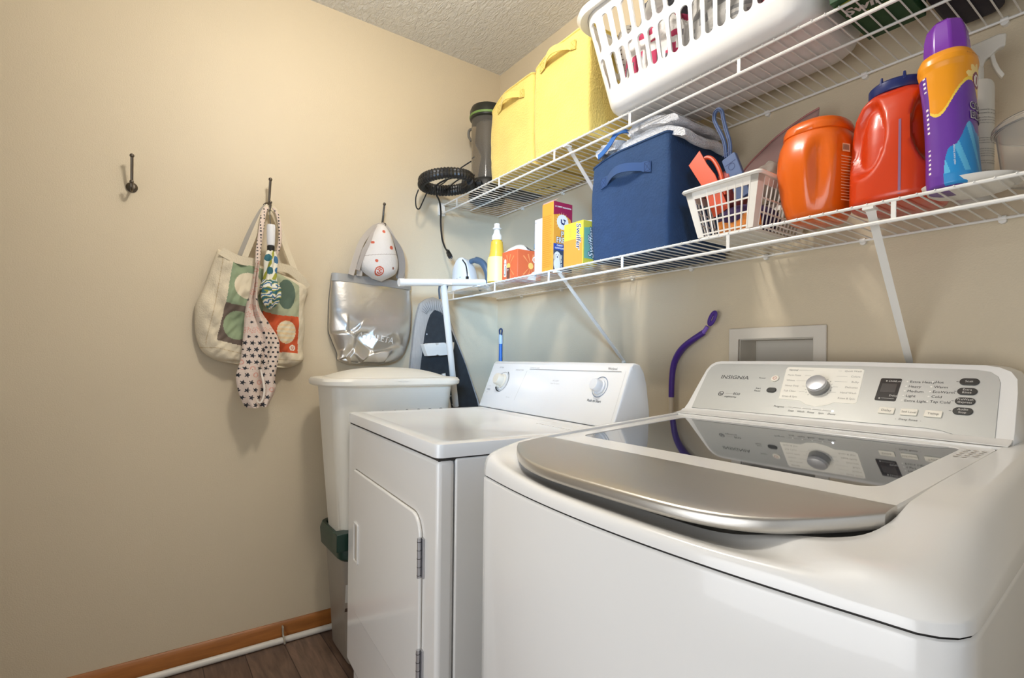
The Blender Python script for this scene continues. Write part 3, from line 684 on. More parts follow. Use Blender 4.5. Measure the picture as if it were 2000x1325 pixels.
# ---------------- canvas tote
tt = thing('canvas_tote_bag', 'cream canvas tote bag printed with circles in coloured squares, on middle hook', 'bag', (.05, -1.07, 1.03))
canvas = mat('cream_canvas', '#D9CCB2', .9, var=.05, vs=12, bump=.25, bs=200)
cols = [canvas, mat('sage_green_print', '#8C9C7C', .85), mat('cream_print', '#DDD0B5', .9), mat('taupe_print', '#6C5D52', .85), mat('pale_sage_print', '#93A27F', .85), mat('pale_olive_print', '#A5AA8C', .85), mat('forest_print', '#56685A', .85), mat('orange_print', '#C8552C', .85), mat('stripe_cream_print', '#E0C79C', .85), mat('white_logo_print', '#E6DCCB', .85), mat('canvas_seam', '#C2AF8E', .9)]
def tcol(u, v, p):
    y, z = p.y, p.z
    # left edge of the print leans; two rows, columns hidden in the middle by the scarf bag
    zt = interp([(-1.145, 1.392), (-1.0, 1.372), (-.924, 1.328)], y); zm = interp([(-1.17, 1.25), (-1.09, 1.236), (-1.0, 1.215), (-.92, 1.213)], y); zb = interp([(-1.19, 1.12), (-1.09, 1.095), (-.99, 1.082), (-.92, 1.078)], y)
    yl = interp([(1.12, -1.192), (1.25, -1.166), (1.391, -1.145)], z)
    if y < yl or y > -.926 or z > zt or z < zb:
        if abs(y-(yl-.03)) < .0012 and z > 1.10: return 10
        if abs(z-(zb-.027)) < .0014: return 10
        return 0
    d = lambda cy, cz, ry, rz: ((y-cy)/ry)**2+((z-cz)/rz)**2 < 1
    if y < -1.05:
        if z > zm: return 2 if d(-1.098, 1.312, .043, .046) else 1
        return 4 if d(-1.130, 1.172, .043, .05) else 3
    if z > zm: return 6 if d(-.972, 1.293, .030, .055) else 5
    if d(-.947, 1.098, .011, .011): return 7 if d(-.947, 1.098, .006, .006) and not d(-.947, 1.098, .003, .003) else 9
    if d(-.970, 1.155, .034, .042): return 8 if int((z+5)*130) % 2 else 2
    return 7
def tx(u, v, y, z):
    b = (max(0, 1-abs(2*u-1)**3.2))**.5*(max(0, 1-abs(2*v-1)**6))**.5
    d = .052*b+.014*nz(y, z, 1.3, 7)*b+.016*nz(y*1.4+z*.8, z*.5-y*.5, 2, 16)*b+.006*nz(y*2-z, z, 5, 30)*b
    d -= .012*math.exp(-((v-.86)/.03)**2)*b
    return .018+d
m = MB()
TL = [(-1.187, 1.437), (-1.203, 1.388), (-1.229, 1.297), (-1.252, 1.236), (-1.253, 1.159), (-1.242, 1.105), (-1.222, 1.071), (-1.180, 1.047), (-1.119, 1.033)]
TR = [(-.925, 1.355), (-.888, 1.327), (-.893, 1.29), (-.9, 1.251), (-.896, 1.175), (-.902, 1.099), (-.900, 1.053), (-.951, 1.024), (-1.0, 1.026)]
sheet(m, TL, TR, 190, 200, tx, tcol, back=lambda u, v: .006)
m.build('bag_body', cols, tt, ang=80)
m = MB()
ribbon(m, [(.045, -1.180, 1.428), (.058, -1.14, 1.405), (.060, -1.10, 1.398), (.058, -1.06, 1.40)], .03, mi=0)
ribbon(m, [(.055, -1.0, 1.392), (.058, -.96, 1.385), (.05, -.925, 1.362), (.035, -.89, 1.327)], .03, mi=0)
m.build('folded_top_hem', canvas, tt)
m = MB(); ribbon(m, [(.045, -1.03, 1.612), (.05, -1.048, 1.58), (.055, -1.078, 1.50), (.055, -1.112, 1.40)], .020, nrm=(1, -.5, 0)); m.build('strap', canvas, tt)
m = MB(); ribbon(m, [(.040, -1.022, 1.612), (.05, -1.005, 1.58), (.045, -.975, 1.48), (.05, -.940, 1.385)], .022, nrm=(1, .3, 0)); m.build('strap', canvas, tt)
m = MB(); ribbon(m, [(.030, -1.033, 1.612), (.035, -1.055, 1.58), (.04, -1.09, 1.50), (.04, -1.125, 1.40)], .022); m.build('strap', mat('canvas_lining', '#A39D93', .9), tt, label='greyish strap behind')
# ---------------- patterned slouch bag
sb = thing('patterned_fabric_bag', 'narrow blush fabric bag with stars, dots and flowers hanging in front of the tote', 'bag', (.1, -1.06, .88))
blush = mat('blush_cotton', '#DCC9BB', .9, var=.05, vs=20, bump=.3, bs=120); nv_ = mat('black_motif', '#2A2C33', .85); pk = mat('pink_motif', '#D59E8E', .85)
def star(dx, dz, r, k=5):
    a = math.atan2(dz, dx); rr = math.hypot(dx, dz); f_ = abs(((a/(2*pi)*k) % 1)-.5)*2
    return rr < r*(.42+.58*f_**1.5)
def scol(u, v, p):
    y, z = p.y, p.z
    s_ = .022 if 1.02 < z < 1.16 else .026
    gy = math.floor(y/s_+(.5 if int(math.floor(z/s_)) % 2 else 0)); gz = math.floor(z/s_)
    cy = (gy+.5-(.5 if int(gz) % 2 else 0))*s_; cz = (gz+.5)*s_
    dx, dz = y-cy, z-cz
    if z < 1.15 and z > .99 and y > -1.065+(1.15-z)*.25:        # polka dots
        s2 = .0165; gz2 = math.floor(z/s2); cy2 = (math.floor(y/s2+.5*(int(gz2) % 2))+.5-.5*(int(gz2) % 2))*s2; cz2 = (gz2+.5)*s2
        return 1 if math.hypot(y-cy2, z-cz2) < .0040 else 0
    if z < 1.12: return 1 if star(dx, dz, .0095) and (gy+gz) % 7 != 3 else (2 if (gy+gz) % 7 == 3 and abs(math.hypot(dx, dz)-.007) < .0018 else 0)
    if z < 1.30:
        if (gy*3+gz) % 3 == 0: return 1 if star(dx, dz, .0065, 7) else 0
        return 2 if abs(math.hypot(dx, dz)-.0075-.002*sin(6*math.atan2(dz, dx))) < .0013 or math.hypot(dx, dz) < .002 else 0
    return 2 if abs(math.hypot(dx, dz)-.006) < .0012 else (1 if (gz % 3 == 0 and math.hypot(dx, dz) < .003) else 0)
m = MB()
SL = [(-1.078, 1.40), (-1.092, 1.305), (-1.109, 1.233), (-1.115, 1.146), (-1.122, 1.058), (-1.136, .998), (-1.129, .946), (-1.113, .900), (-1.100, .886)]
SR = [(-1.066, 1.40), (-1.072, 1.306), (-1.066, 1.236), (-1.032, 1.180), (-1.003, 1.130), (-.999, 1.078), (-1.012, .988), (-1.009, .952), (-1.035, .890)]
def sx(u, v, y, z):
    b = (max(0, 1-abs(2*u-1)**2.4))**.5
    return .092+(.028*b+.012*b*nz(u*3, v*2, 1, 1.5)+.009*sin(u*10+v*5)*b-.012*b*math.exp(-((u-.42-.2*v)/.05)**2))*min(1, v*3+.2)
sheet(m, SL, SR, 70, 240, sx, scol, back=lambda u, v: .090)
m.build('bag_body', [blush, nv_, pk], sb, ang=80)
def stp(pts, w0):
    m = MB(); P = catmull(pts, 14)
    def cf(u, v, p):
        s_ = .012; gz = math.floor(p.z/s_); gy = math.floor(p.y/s_); return 1 if math.hypot(p.y-(gy+.5)*s_, p.z-(gz+.5)*s_) < .0026 else 0
    nv2 = len(P)-1
    m.grid(lambda u, v: tuple(P[int(round(v*nv2))]+Vector((.003*(1-(2*u-1)**2), (u-.5)*w0, 0))), 8, nv2, 0, cf)
    m.build('strap', [blush, nv_], sb, solid=.001)
stp([(.062, -1.040, 1.600), (.070, -1.052, 1.57), (.080, -1.062, 1.50), (.088, -1.070, 1.44), (.094, -1.073, 1.39)], .017)
stp([(.062, -1.018, 1.600), (.066, -1.005, 1.575), (.078, -.998, 1.52), (.085, -1.003, 1.46), (.075, -1.02, 1.40)], .012)
m = MB(); ribbon(m, [(.112, -1.10, .98), (.118, -1.085, .93), (.112, -1.062, .905), (.112, -1.05, .95), (.108, -1.062, 1.02)], .006); m.build('hem_fold', mat('fold_trim', '#E6DCCF', .9), sb)
# ---------------- folded umbrella
um = thing('folded_umbrella', 'short folded umbrella with white handle and blue-green dotted cover', 'umbrella', (.11, -1.035, 1.24))
m = MB().lathe([(.004, 1.452), (.0125, 1.456), (.0125, 1.462), (.0135, 1.466), (.0145, 1.52), (.013, 1.528), (.001, 1.530)], (.108, -1.034, 0), 20); m.build('handle', mat('glossy_white', '#E4E4E6', .25), um)
MB().lathe([(.009, 1.430), (.0125, 1.434), (.0125, 1.452), (.009, 1.456)], (.108, -1.034, 0), 16).build('collar', black, um)
MB().tube(catmull([(.062, -1.030, 1.605), (.085, -1.034, 1.57), (.106, -1.036, 1.535), (.108, -1.034, 1.526)], 5), .0015, 6).build('wrist_cord', mat('cord_grey', '#55534F', .7), um)
uc = [mat('umbrella_white', '#E3DFCE', .8), mat('umbrella_teal', '#2F6672', .75), mat('umbrella_lime', '#96962F', .75), mat('umbrella_blue', '#3B6C95', .75)]
def uf(u, v):
    z = 1.436-.205*v; a = 2*pi*u; r = interp([(0, .013), (.15, .021), (.35, .019), (.5, .021), (.62, .031), (.8, .030), (.93, .018), (1, .004)], v)
    r *= 1+.16*sin(a*5+v*9); return (.108+r*cos(a), -1.034+r*sin(a), z)
def ucf(u, v, p):
    if v < .5:
        for (cv, cu) in ((.13, .9), (.14, .45), (.35, .95), (.36, .5), (.34, .2), (.15, .15)):
            du = min(abs(u-cu), 1-abs(u-cu)); 
            if (du*.13)**2+((v-cv)*.21)**2 < .0135**2: return 1 if cu > .3 else 3
        return 2 if sin(u*18+v*14) > .72 else 0
    q = nz(u*5, v*9, 3, 1.6); q2 = sin(v*46+u*9+q*3)
    return 1 if q2 > .6 else (2 if q2 > .15 else (3 if q2 < -.82 else 0))
MB().grid(uf, 72, 110, 0, ucf).build('folded_canopy', uc, um, ang=80)
# ---------------- silver bag with handles
sv = thing('silver_shopping_bag', 'crinkled metallic silver shopping bag hanging from the hook nearest the corner', 'bag', (.05, -.63, 1.03))
def silver_mat():
    m = mat('silver_laminate', '#CFCBC4', .30, .85, var=.06, vs=6, bump=.10, bs=30); return m
sm = silver_mat()
VL = [(-.797, 1.394), (-.802, 1.34), (-.806, 1.296), (-.808, 1.179), (-.796, 1.136), (-.774, 1.082), (-.772, 1.055), (-.735, 1.037)]
VR = [(-.470, 1.384), (-.466, 1.33), (-.462, 1.281), (-.468, 1.194), (-.480, 1.119), (-.497, 1.082), (-.535, 1.052), (-.60, 1.037)]
rs_ = random.Random(11)
SEEDS = [(-.80+.34*rs_.random(), 1.03+.20*rs_.random(), rs_.uniform(-.55, .55), rs_.uniform(-.55, .55), rs_.uniform(-.010, .014)) for _ in range(17)]
def facet(y, z):
    sw = sh_ = 0
    for (a, b, g, h, c) in SEEDS:
        w_ = 1/((y-a)**2+(z-b)**2+1e-6)**7; sw += w_; sh_ += w_*(c+g*(y-a)+h*(z-b))
    return sh_/sw
def vx(u, v, y, z):
    b = (max(0, 1-abs(2*u-1)**5))**.5*(max(0, 1-abs(2*v-1)**10))**.5
    cr = sstep(.42, .62, v-.10*(u-.5))
    return .022+.050*b*(.45+.55*sstep(0, .5, v))+b*cr*facet(y, z)*.95+.004*b*nz(y, z*.4, 2, 9)
m = MB(); sheet(m, VL, VR, 150, 150, vx, back=lambda u, v: .014); m.build('bag_body', sm, sv, ang=180)
m = MB()
sheet(m, [(-.798, 1.396), (-.800, 1.365)], [(-.468, 1.386), (-.467, 1.355)], 30, 3, lambda u, v, y, z: .0285+.026*(max(0, 1-abs(2*u-1)**5))**.5*.6+.001, back=lambda u, v: .016)
m.build('top_hem', mat('silver_hem', '#A7A49E', .5, .6), sv)
hb = mat('grey_webbing', '#B2A79A', .8)
for pts in ([(.030, -.604, 1.612), (.035, -.64, 1.59), (.05, -.688, 1.53), (.062, -.716, 1.46), (.060, -.735, 1.39)], [(.036, -.602, 1.614), (.05, -.625, 1.58), (.06, -.665, 1.52), (.06, -.695, 1.46), (.055, -.70, 1.39)],
            [(.034, -.592, 1.612), (.045, -.57, 1.58), (.055, -.545, 1.52), (.058, -.525, 1.45), (.055, -.515, 1.385)]):
    m = MB(); ribbon(m, pts, .022, nrm=(1, -.3, .1)); m.build('handle', hb, sv)
fs = Frame((.0, -.755, 1.150), (0, 1, -.13), (0, 0, 1))
m = MB()
class BF:
    def __call__(s, a, b, c=0): q = fs(a, b, 0); return Vector((max(vx((q.y+.80)/.33, 1-(q.z-1.035)/.36+d_, q.y, q.z) for d_ in (-.01, .01))+.0035, q.y, q.z))
    n = Vector((1, 0, 0)); o = fs.o; u = fs.u; v = fs.v
bf = BF()
m.text('ATHLETA', bf, .046, 0, .035, 0, 0, sx=1.05)
arcband(m, bf, .026, .010, .012, 0, 2*pi, .0015, .0015, 0); arcband(m, bf, .026, .010, .007, .6, 5.2, .0015, .0015, 0)
m.build('printed_lettering', mat('white_bag_print', '#E9E7E2', .6), sv, label='white ATHLETA lettering with round mark')
# ---------------- white dotted cap hanging with the silver bag
cp = thing('dotted_cap', 'white cap with orange dots hanging above the silver bag', 'cap', (.1, -.62, 1.38))
capm = [mat('cap_white', '#D8D0C6', .85, var=.04, vs=20, bump=.2, bs=150), mat('orange_dot', '#C4583A', .8), mat('cap_seam', '#A99B8E', .9), mat('brown_dot', '#8A5A48', .8)]
CL = [(-.628, 1.606), (-.660, 1.555), (-.690, 1.49), (-.702, 1.44), (-.690, 1.41), (-.650, 1.383)]
CR = [(-.606, 1.606), (-.580, 1.565), (-.560, 1.51), (-.545, 1.455), (-.555, 1.41), (-.610, 1.375)]
def cx_(u, v, y, z):
    b = (max(0, 1-abs(2*u-1)**2.2))**.5*(max(0, 1-abs(2*v-1)**3))**.5; return .062+.062*b
def ccf(u, v, p):
    y, z = p.y, p.z
    for k, (a, b, r) in enumerate(((-.623, 1.566, .006), (-.664, 1.520, .0055), (-.593, 1.505, .008), (-.653, 1.447, .006), (-.582, 1.425, .005))):
        if math.hypot(y-a, z-b) < r: return 1 if k < 4 else 3
    d = math.hypot(y+.640, z-1.408)
    if .013 < d < .018 or d < .004 or (.006 < d < .0105 and abs(z-1.408) > .002): return 1
    if abs(z-(1.474+.14*(y+.63)+.03*(1-((y+.62)/.08)**2)*0)) < .0012: return 2
    return 0
m = MB(); sheet(m, CL, CR, 90, 120, cx_, ccf, back=lambda u, v: .058); m.build('crown', capm, cp, ang=80)
m = MB(); sheet(m, [(-.600, 1.60), (-.555, 1.52), (-.54, 1.44), (-.545, 1.40)], [(-.590, 1.60), (-.527, 1.52), (-.512, 1.45), (-.522, 1.385)], 8, 30, lambda u, v, y, z: .060+.012*sin(v*2), back=lambda u, v: .052); m.build('brim', mat('cap_underside', '#8D867F', .85), cp)
m = MB(); ribbon(m, [(.060, -.602, 1.612), (.075, -.635, 1.585), (.090, -.672, 1.53), (.085, -.700, 1.46), (.07, -.712, 1.41)], .016, nrm=(1, -.6, 0)); m.build('strap', mat('cap_strap', '#A69B90', .8), cp)
# ================================================================ things on the upper shelf
ZU = 1.7575
yel = mat('yellow_felt', '#E8CE70', .95, var=.10, vs=9, bump=.35, bs=160, sheen=.2)
def cube_bin(nm, lab, x0, x1, y0, y1, z0, h, material, hz_, cat='storage bin', group=None, tl=.0, handle_m=None, hx0=None, hx1=None, seam=True, tlr=.0, stitch_m=None):
    t = thing(nm, lab, cat, ((x0+x1)/2, (y0+y1)/2, z0), group=group)
    m = MB(); cx, cy = (x0+x1)/2, (y0+y1)/2; sx_, sy_ = (x1-x0)/2, (y1-y0)/2
    N_ = 14
    def face(u, v, f):
        # four soft walls
        pass
    rings = []
    for j in range(N_+1):
        v = j/N_; r = []
        for q in rrect(-sx_, sx_, -sy_, sy_, .012, 3):
            # add subdivided sides
            r.append(q)
        pts = []
        for a, b in zip(r, r[1:]+r[:1]):
            L_ = math.hypot(b[0]-a[0], b[1]-a[1]); k = max(1, int(L_/.02))
            for i in range(k): pts.append((a[0]+(b[0]-a[0])*i/k, a[1]+(b[1]-a[1])*i/k))
        ring = []
        for (a, b) in pts:
            bow = .004*sin(pi*v)*(1 if True else 0); x = cx+a*(1+bow/sx_); y = cy+b*(1+bow/sy_)
            zt = h-tl*max(0, 1-(a+sx_)/(2*sx_)/.45)**2*1.0-tlr*max(0, ((a+sx_)/(2*sx_)-.6)/.4)**2
            y += .003*nz(a, v, b, 9)
            ring.append(Vector((x+.004*nz(b, v*.3, a, 8), y, z0+zt*v)))
        rings.append(ring)
    m.loft(rings, cap1=False)
    m.loft([[cx+0*0 and v or Vector((cx+(v.x-cx)*.965, cy+(v.y-cy)*.965, v.z)) for v in rings[-1]], [Vector((cx+(v.x-cx)*.965, cy+(v.y-cy)*.965, v.z-.05)) for v in rings[-1]]], cap0=False, cap1=True)
    k_ = len(rings[-1]); m.loft([rings[-1], [Vector((cx+(v.x-cx)*.965, cy+(v.y-cy)*.965, v.z)) for v in rings[-1]]], cap0=False, cap1=False)
    m.build('body', material, t, ang=50)
    # top hem
    m = MB(); m.tube([Vector((v.x, v.y, v.z-.0005)) for v in rings[-1]], .0035, 6, closed=True); m.build('top_hem', material, t)
    a, b = hx0, hx1; hm = handle_m or material
    m = MB(); n = 24
    P = [Vector((a+(b-a)*i/n, y0-.005-.024*sin(pi*min(max((i/n-.14)/.72, 0), 1)), z0+hz_(i/n))) for i in range(n+1)]
    rr = []
    for i, p in enumerate(P):
        hw = .0145 if (i < 4 or i > n-4) else .0115; rr.append([p+Vector((0, 0, hw)), p+Vector((0, -.0026, hw)), p+Vector((0, -.0026, -hw)), p+Vector((0, 0, -hw))])
    m.loft(rr); hd = m.build('handle', hm, t)
    for e in (P[1].lerp(P[2], .5), P[-2].lerp(P[-3], .5)):
        fq = Frame(e+Vector((0, -.0028, 0)), (1, 0, 0), (0, 0, 1)); q_ = MB()
        for sg in (-1, 1): line(q_, fq, -.009, -.011*sg, .009, .011*sg, .0012)
        for sg in (-1, 1): line(q_, fq, -.010, .0118*sg, .010, .0118*sg, .0011); line(q_, fq, .0095*sg, -.012, .0095*sg, .012, .0011)
        q_.build('cross_stitching', stitch_m or mat('dark_yellow_thread', '#B59A45', .9), hd)
    return t
cube_bin('yellow_storage_bin', 'smaller yellow fabric storage bin at the left, next to the canister vacuum', .370, .636, -.288, -.02, ZU+.002, .318, yel, lambda s: .262-.0*s+.012*sin(pi*s), group='yellow fabric bins', tl=.05, hx0=.425, hx1=.590)
cube_bin('yellow_storage_bin', 'bigger yellow fabric storage bin touching the laundry basket', .652, .922, -.292, -.02, ZU+.002, .345, yel, lambda s: .30+.014*sin(pi*s), group='yellow fabric bins', tl=.035, hx0=.690, hx1=.868)
# vacuum canister with hose
vc = thing('canister_vacuum', 'black and clear canister vacuum with coiled hose hanging over the shelf end', 'vacuum cleaner', (.145, -.17, ZU))
cx, cy = .150, -.165; mt_clear = mat('smoky_clear_plastic', '#D6D0C4', .10, trans=.88, ior=1.2)
MB().lathe([(.070, ZU), (.080, ZU+.005), (.082, ZU+.075), (.076, ZU+.088), (.070, ZU+.09)], (cx, cy, 0), 32).build('motor_base', black, vc, bevel=.002)
MB().lathe([(.066, ZU+.088), (.070, ZU+.092), (.071, ZU+.36)], (cx, cy, 0), 32).build('dust_cup', mt_clear, vc)
m = MB().lathe([(.03, ZU+.09), (.035, ZU+.10), (.022, ZU+.20), (.045, ZU+.26), (.04, ZU+.34), (.02, ZU+.355)], (cx, cy, 0), 24); m.build('inner_filter', mat('filter_brown_grey', '#5C544A', .7), vc)
m = MB().lathe([(.072, ZU+.355), (.078, ZU+.36), (.079, ZU+.395), (.072, ZU+.412), (.04, ZU+.42), (.001, ZU+.421)], (cx, cy, 0), 32); m.build('lid', mat('charcoal_lid', '#25261F', .35), vc)
MB().lathe([(.0795, ZU+.366), (.0805, ZU+.368), (.0805, ZU+.374), (.0795, ZU+.376)], (cx, cy, 0), 32).build('green_band', mat('lime_green', '#6F8F4A', .5), vc)
m = MB().tube(catmull([(cx-.07, cy-.03, ZU+.345), (cx-.09, cy-.04, ZU+.34), (cx-.095, cy-.04, ZU+.315), (cx-.08, cy-.035, ZU+.29)], 5), .006, 8); m.build('cup_latch', mat('latch_grey', '#6E6A62', .4), vc)
m = MB(); pts = []; n = 210
for i in range(n):
    a = i/n*2*pi*2.15+.6; r_ = .105-.004*(i/n)
    pts.append(Vector((.165+.118*cos(a)*(1-.12*(i/n)), -.375+.098*sin(a), ZU+.028+.030*(i/n)+.006*sin(a))))
pts += catmull([pts[-1], pts[-1]+(pts[-1]-pts[-3])*2, Vector((.21, -.25, ZU+.05)), Vector((.19, -.235, ZU+.06))], 12)[1:]
# corrugated rings
rad = [.0155+.0016*(1 if (i % 2) else -1) for i in range(len(pts))]
m.tube(pts, rad, 14); m.build('hose', mat('hose_black', '#1A1A1B', .38), vc, ang=20)
cord_m = mat('power_cord_black', '#141414', .45)
m = MB(); m.tube(catmull([(.24, -.31, ZU+.05), (.205, -.37, ZU+.05), (.165, -.42, ZU+.02), (.125, -.40, 1.755), (.105, -.375, 1.735), (.080, -.355, 1.70), (.062, -.345, 1.65), (.066, -.34, 1.59), (.082, -.335, 1.55), (.10, -.333, 1.530)], 8), .0038, 8); m.build('power_cord', cord_m, vc)
m = MB(); q = Vector((.10, -.333, 1.533)); d_ = (Vector((.136, -.33, 1.488))-q).normalized()
m.tube([q, q+d_*.012, q+d_*.014, q+d_*.03, q+d_*.032, q+d_*.045], [.005, .0065, .0095, .0105, .011, .0095], 10); m.tube([q+d_*.012+Vector((-.0, -.004, 0)), q+d_*.012+Vector((.018, -.006, .004))], .0035, 6)
pl_ = m.build('plug', black, vc)
m = MB()
for s_ in (-1, 1): m.tube([q+d_*.045+Vector((0, .003*s_, .003*s_)), q+d_*.062+Vector((0, .003*s_, .003*s_))], .0016, 6)
m.build('plug_prongs', chrome, pl_)
m = MB(); m.tube(catmull([(.12, -.20, ZU+.20), (.06, -.26, ZU+.15), (.03, -.32, ZU+.085), (.06, -.38, ZU+.05)], 8), .0028, 6); m.build('thin_cord', cord_m, vc)
m = MB(); m.tube(catmull([(.17, -.24, ZU+.10), (.13, -.29, ZU+.085), (.09, -.33, ZU+.045), (.12, -.36, ZU+.03)], 8), .0028, 6); m.build('thin_cord', cord_m, vc)
m = MB(); m.tube(catmull([(.10, -.47, ZU+.01), (.085, -.475, 1.735), (.080, -.47, 1.70), (.092, -.462, 1.69), (.10, -.45, 1.72), (.12, -.44, ZU)], 8), .0028, 6); m.build('thin_cord', cord_m, vc)
ft_ = thing('vacuum_floor_tool', 'flat black vacuum floor tool lying on the upper shelf between canister vacuum and yellow bin', 'vacuum tool', (.44, -.075, ZU))
m = MB().loft([rring(.315, -.10, a_, b_, .02, ZU+z) for a_, b_, z in ((.060, .075, .0012), (.066, .082, .006), (.060, .075, .0018))])
m.build('sole', black, ft_); MB().tube(catmull([(.375, -.11, ZU+.006), (.42, -.09, ZU+.004), (.50, -.06, ZU+.004)], 5), .0035, 8).build('tool_cord', black, ft_)
# ---------------- laundry basket
lb_ = thing('laundry_basket', 'big white plastic laundry basket with oval slots, full of clothes', 'laundry basket', (1.32, -.20, ZU))
wpb = mat('basket_white_plastic', '#E8E6E2', .35)
bx0, bx1, by0, by1 = 1.035, 1.588, -.335, -.075; HB = .30
def bpt(s, t, inset=0):
    # s: 0..4 around, t: 0..1 up; flaring walls with rounded corners
    fl = .035*t; x0, x1, y0, y1 = bx0-.085*t, bx1+.085*t, by0-.040*t, by1+.030*t
    return x0+inset, x1-inset, y0+inset, y1-inset
def bring(t, inset=0, r=.055, n=8):
    x0, x1, y0, y1 = bpt(0, t, inset); return [(Vector((a, b, 0))) for a, b in rrect(x0, x1, y0, y1, r+.03*t, n)]
def zt_(t): return ZU+.002+HB*t
m = MB()
base = [(-.0, .028, .001), (0, .012, .001), (0, .003, .009), (.02, 0, .02)]
rs = []
for t, ins, z in ((0, .05, 0), (0, .022, .001), (0, .008, .007), (.03, 0, .018), (.10, 0, HB*.10), (.18, 0, HB*.18)):
    rs.append([v+Vector((0, 0, ZU+.002+z)) for v in bring(t, ins)])
m.loft(rs, cap0=True, cap1=False)
inn_ = [[v+Vector((0, 0, ZU+.002+HB*t)) for v in bring(t, .004)] for t in (.18, .05)]
m.loft(inn_, cap0=False, cap1=True)
# slotted band from t=.2 to .92
def wall_map(side, u, t, ins=0):
    x0, x1, y0, y1 = bpt(0, t, ins); r = .055+.03*t
    if side == 'f': return Vector((x0+r+(x1-x0-2*r)*u, y0, zt_(t)))
    if side == 'b': return Vector((x1-r-(x1-x0-2*r)*u, y1, zt_(t)))
    if side == 'r': return Vector((x1, y0+r+(y1-y0-2*r)*u, zt_(t)))
    if side == 'l': return Vector((x0, y1-r-(y1-y0-2*r)*u, zt_(t)))
    k = {'fr': (x1-r, y0+r, -pi/2), 'br': (x1-r, y1-r, 0), 'bl': (x0+r, y1-r, pi/2), 'fl': (x0+r, y0+r, pi)}[side]
    return Vector((k[0]+r*cos(k[2]+u*pi/2), k[1]+r*sin(k[2]+u*pi/2), zt_(t)))
def slotcell(side, u0, u1, t0, t1, n=44):
    for ins in (0, .004):
        O = []; I = []
        lenu = {'f': .46, 'b': .46, 'l': .15, 'r': .15}.get(side, .10)*(u1-u0)/2; lenv = (t1-t0)*HB/2; ra = min(.0122, lenu*.68); rb_ = lenv*.84
        for i in range(n):
            a = 2*pi*(i+.5)/n; c0, s0 = cos(a), sin(a)
            X_, Z_ = lenu*c0, lenv*s0; k = 1/max(abs(c0), abs(s0)); O.append((c0*k, s0*k))
            l_ = math.hypot(X_, Z_); cx_d, sx_d = X_/l_, Z_/l_; hgt = rb_-ra
            t_ = ra/max(abs(cx_d), 1e-6)
            if t_*abs(sx_d) > hgt:
                B = hgt*abs(sx_d); t_ = B+math.sqrt(max(B*B-(hgt*hgt-ra*ra), 0))
            I.append((cx_d*t_/lenu, sx_d*t_/lenv))
        f_ = lambda p: wall_map(side, u0+(u1-u0)*(p[0]+1)/2, t0+(t1-t0)*(p[1]+1)/2, ins)
        m.loft([[f_(p) for p in O], [f_(p) for p in I]], cap0=False, cap1=False)
    m.loft([[wall_map(side, u0+(u1-u0)*(p[0]+1)/2, t0+(t1-t0)*(p[1]+1)/2, 0) for p in I], [wall_map(side, u0+(u1-u0)*(p[0]+1)/2, t0+(t1-t0)*(p[1]+1)/2, .004) for p in I]], cap0=False, cap1=False)
rowsT = ((.18, .545), (.545, .91))
for r_i, (t0, t1) in enumerate(rowsT):
    for side, k in (('f', 15), ('b', 15), ('l', 5), ('r', 5)):
        for i in range(k): slotcell(side, i/k, (i+1)/k, t0, t1)
    for side in ('fr', 'br', 'bl', 'fl'):
        for i in range(2): slotcell(side, i/2, (i+1)/2, t0, t1)
m.loft([[v+Vector((0, 0, zt_(t))) for v in bring(t)] for t in (.91, .97, 1.0)], cap0=False, cap1=False)
m.loft([[v+Vector((0, 0, zt_(t))) for v in bring(t, .004)] for t in (.91, .97, 1.0)], cap0=False, cap1=False)
m.build('body', wpb, lb_, ang=50)
m = MB().loft([[v+Vector((0, 0, zt_(t)+dz)) for v in bring(t, i_)] for t, i_, dz in ((.97, -.001, 0), (.97, -.016, -.004), (.99, -.022, .0), (1, -.018, .008), (1, -.004, .012), (1, .006, .006), (1, .004, -.004))], cap0=False, cap1=False)
m.build('rim', wpb, lb_)
# clothes in the basket
def cloth_lump(nm, lab, c, r, mats_, cf, seed, grp=None, flat=.6):
    m = MB(); nu, nv = 110, 60
    def f(u, v):
        a = 2*pi*u; t = pi*(v-.5); k = 1+.16*nz(cos(a)*cos(t)+seed, sin(a)*cos(t), sin(t), 2.2)+.05*nz(cos(a)*cos(t)+seed, sin(a)*cos(t), sin(t), 7)
        sq = lambda q: (abs(q)**flat)*(1 if q > 0 else -1)
        return (c[0]+r[0]*k*sq(cos(a))*sq(max(cos(t), 0)), c[1]+r[1]*k*sq(sin(a))*sq(max(cos(t), 0)), c[2]+r[2]*k*sq(sin(t)))
    m.grid(f, nu, nv, 0, cf)
    return tag(m.build(nm, mats_, ang=180), lab, 'clothing', grp)
g1 = 'clothes in the laundry basket'
wpk = [mat('white_jersey', '#DFDCD8', .95, bump=.3, bs=90), mat('raspberry_print', '#B23A5C', .9), mat('purple_print', '#6E3F7A', .9), mat('grey_outline', '#5D5A60', .9)]
def pcol(u, v, p):
    x, z = p.x, p.z; q = (x*18) % 1; q2 = (z*15+x*3) % 1
    if z < ZU+.15 and .15 < q < .75 and .1 < q2 < .8: return 1 if .25 < q < .65 or q2 > .5 else 3
    if z > ZU+.175 and nz(x, z, 0, 16) > .05: return 1
    return 0
cloth_lump('printed_shirt', 'white shirt with raspberry print at the left end of the basket', (1.17, -.232, ZU+.120), (.105, .085, .095), wpk, pcol, 1, g1)
gr = mat('grey_marl', '#8B8B8B', .95, bump=.4, bs=70, var=.15, vs=20)
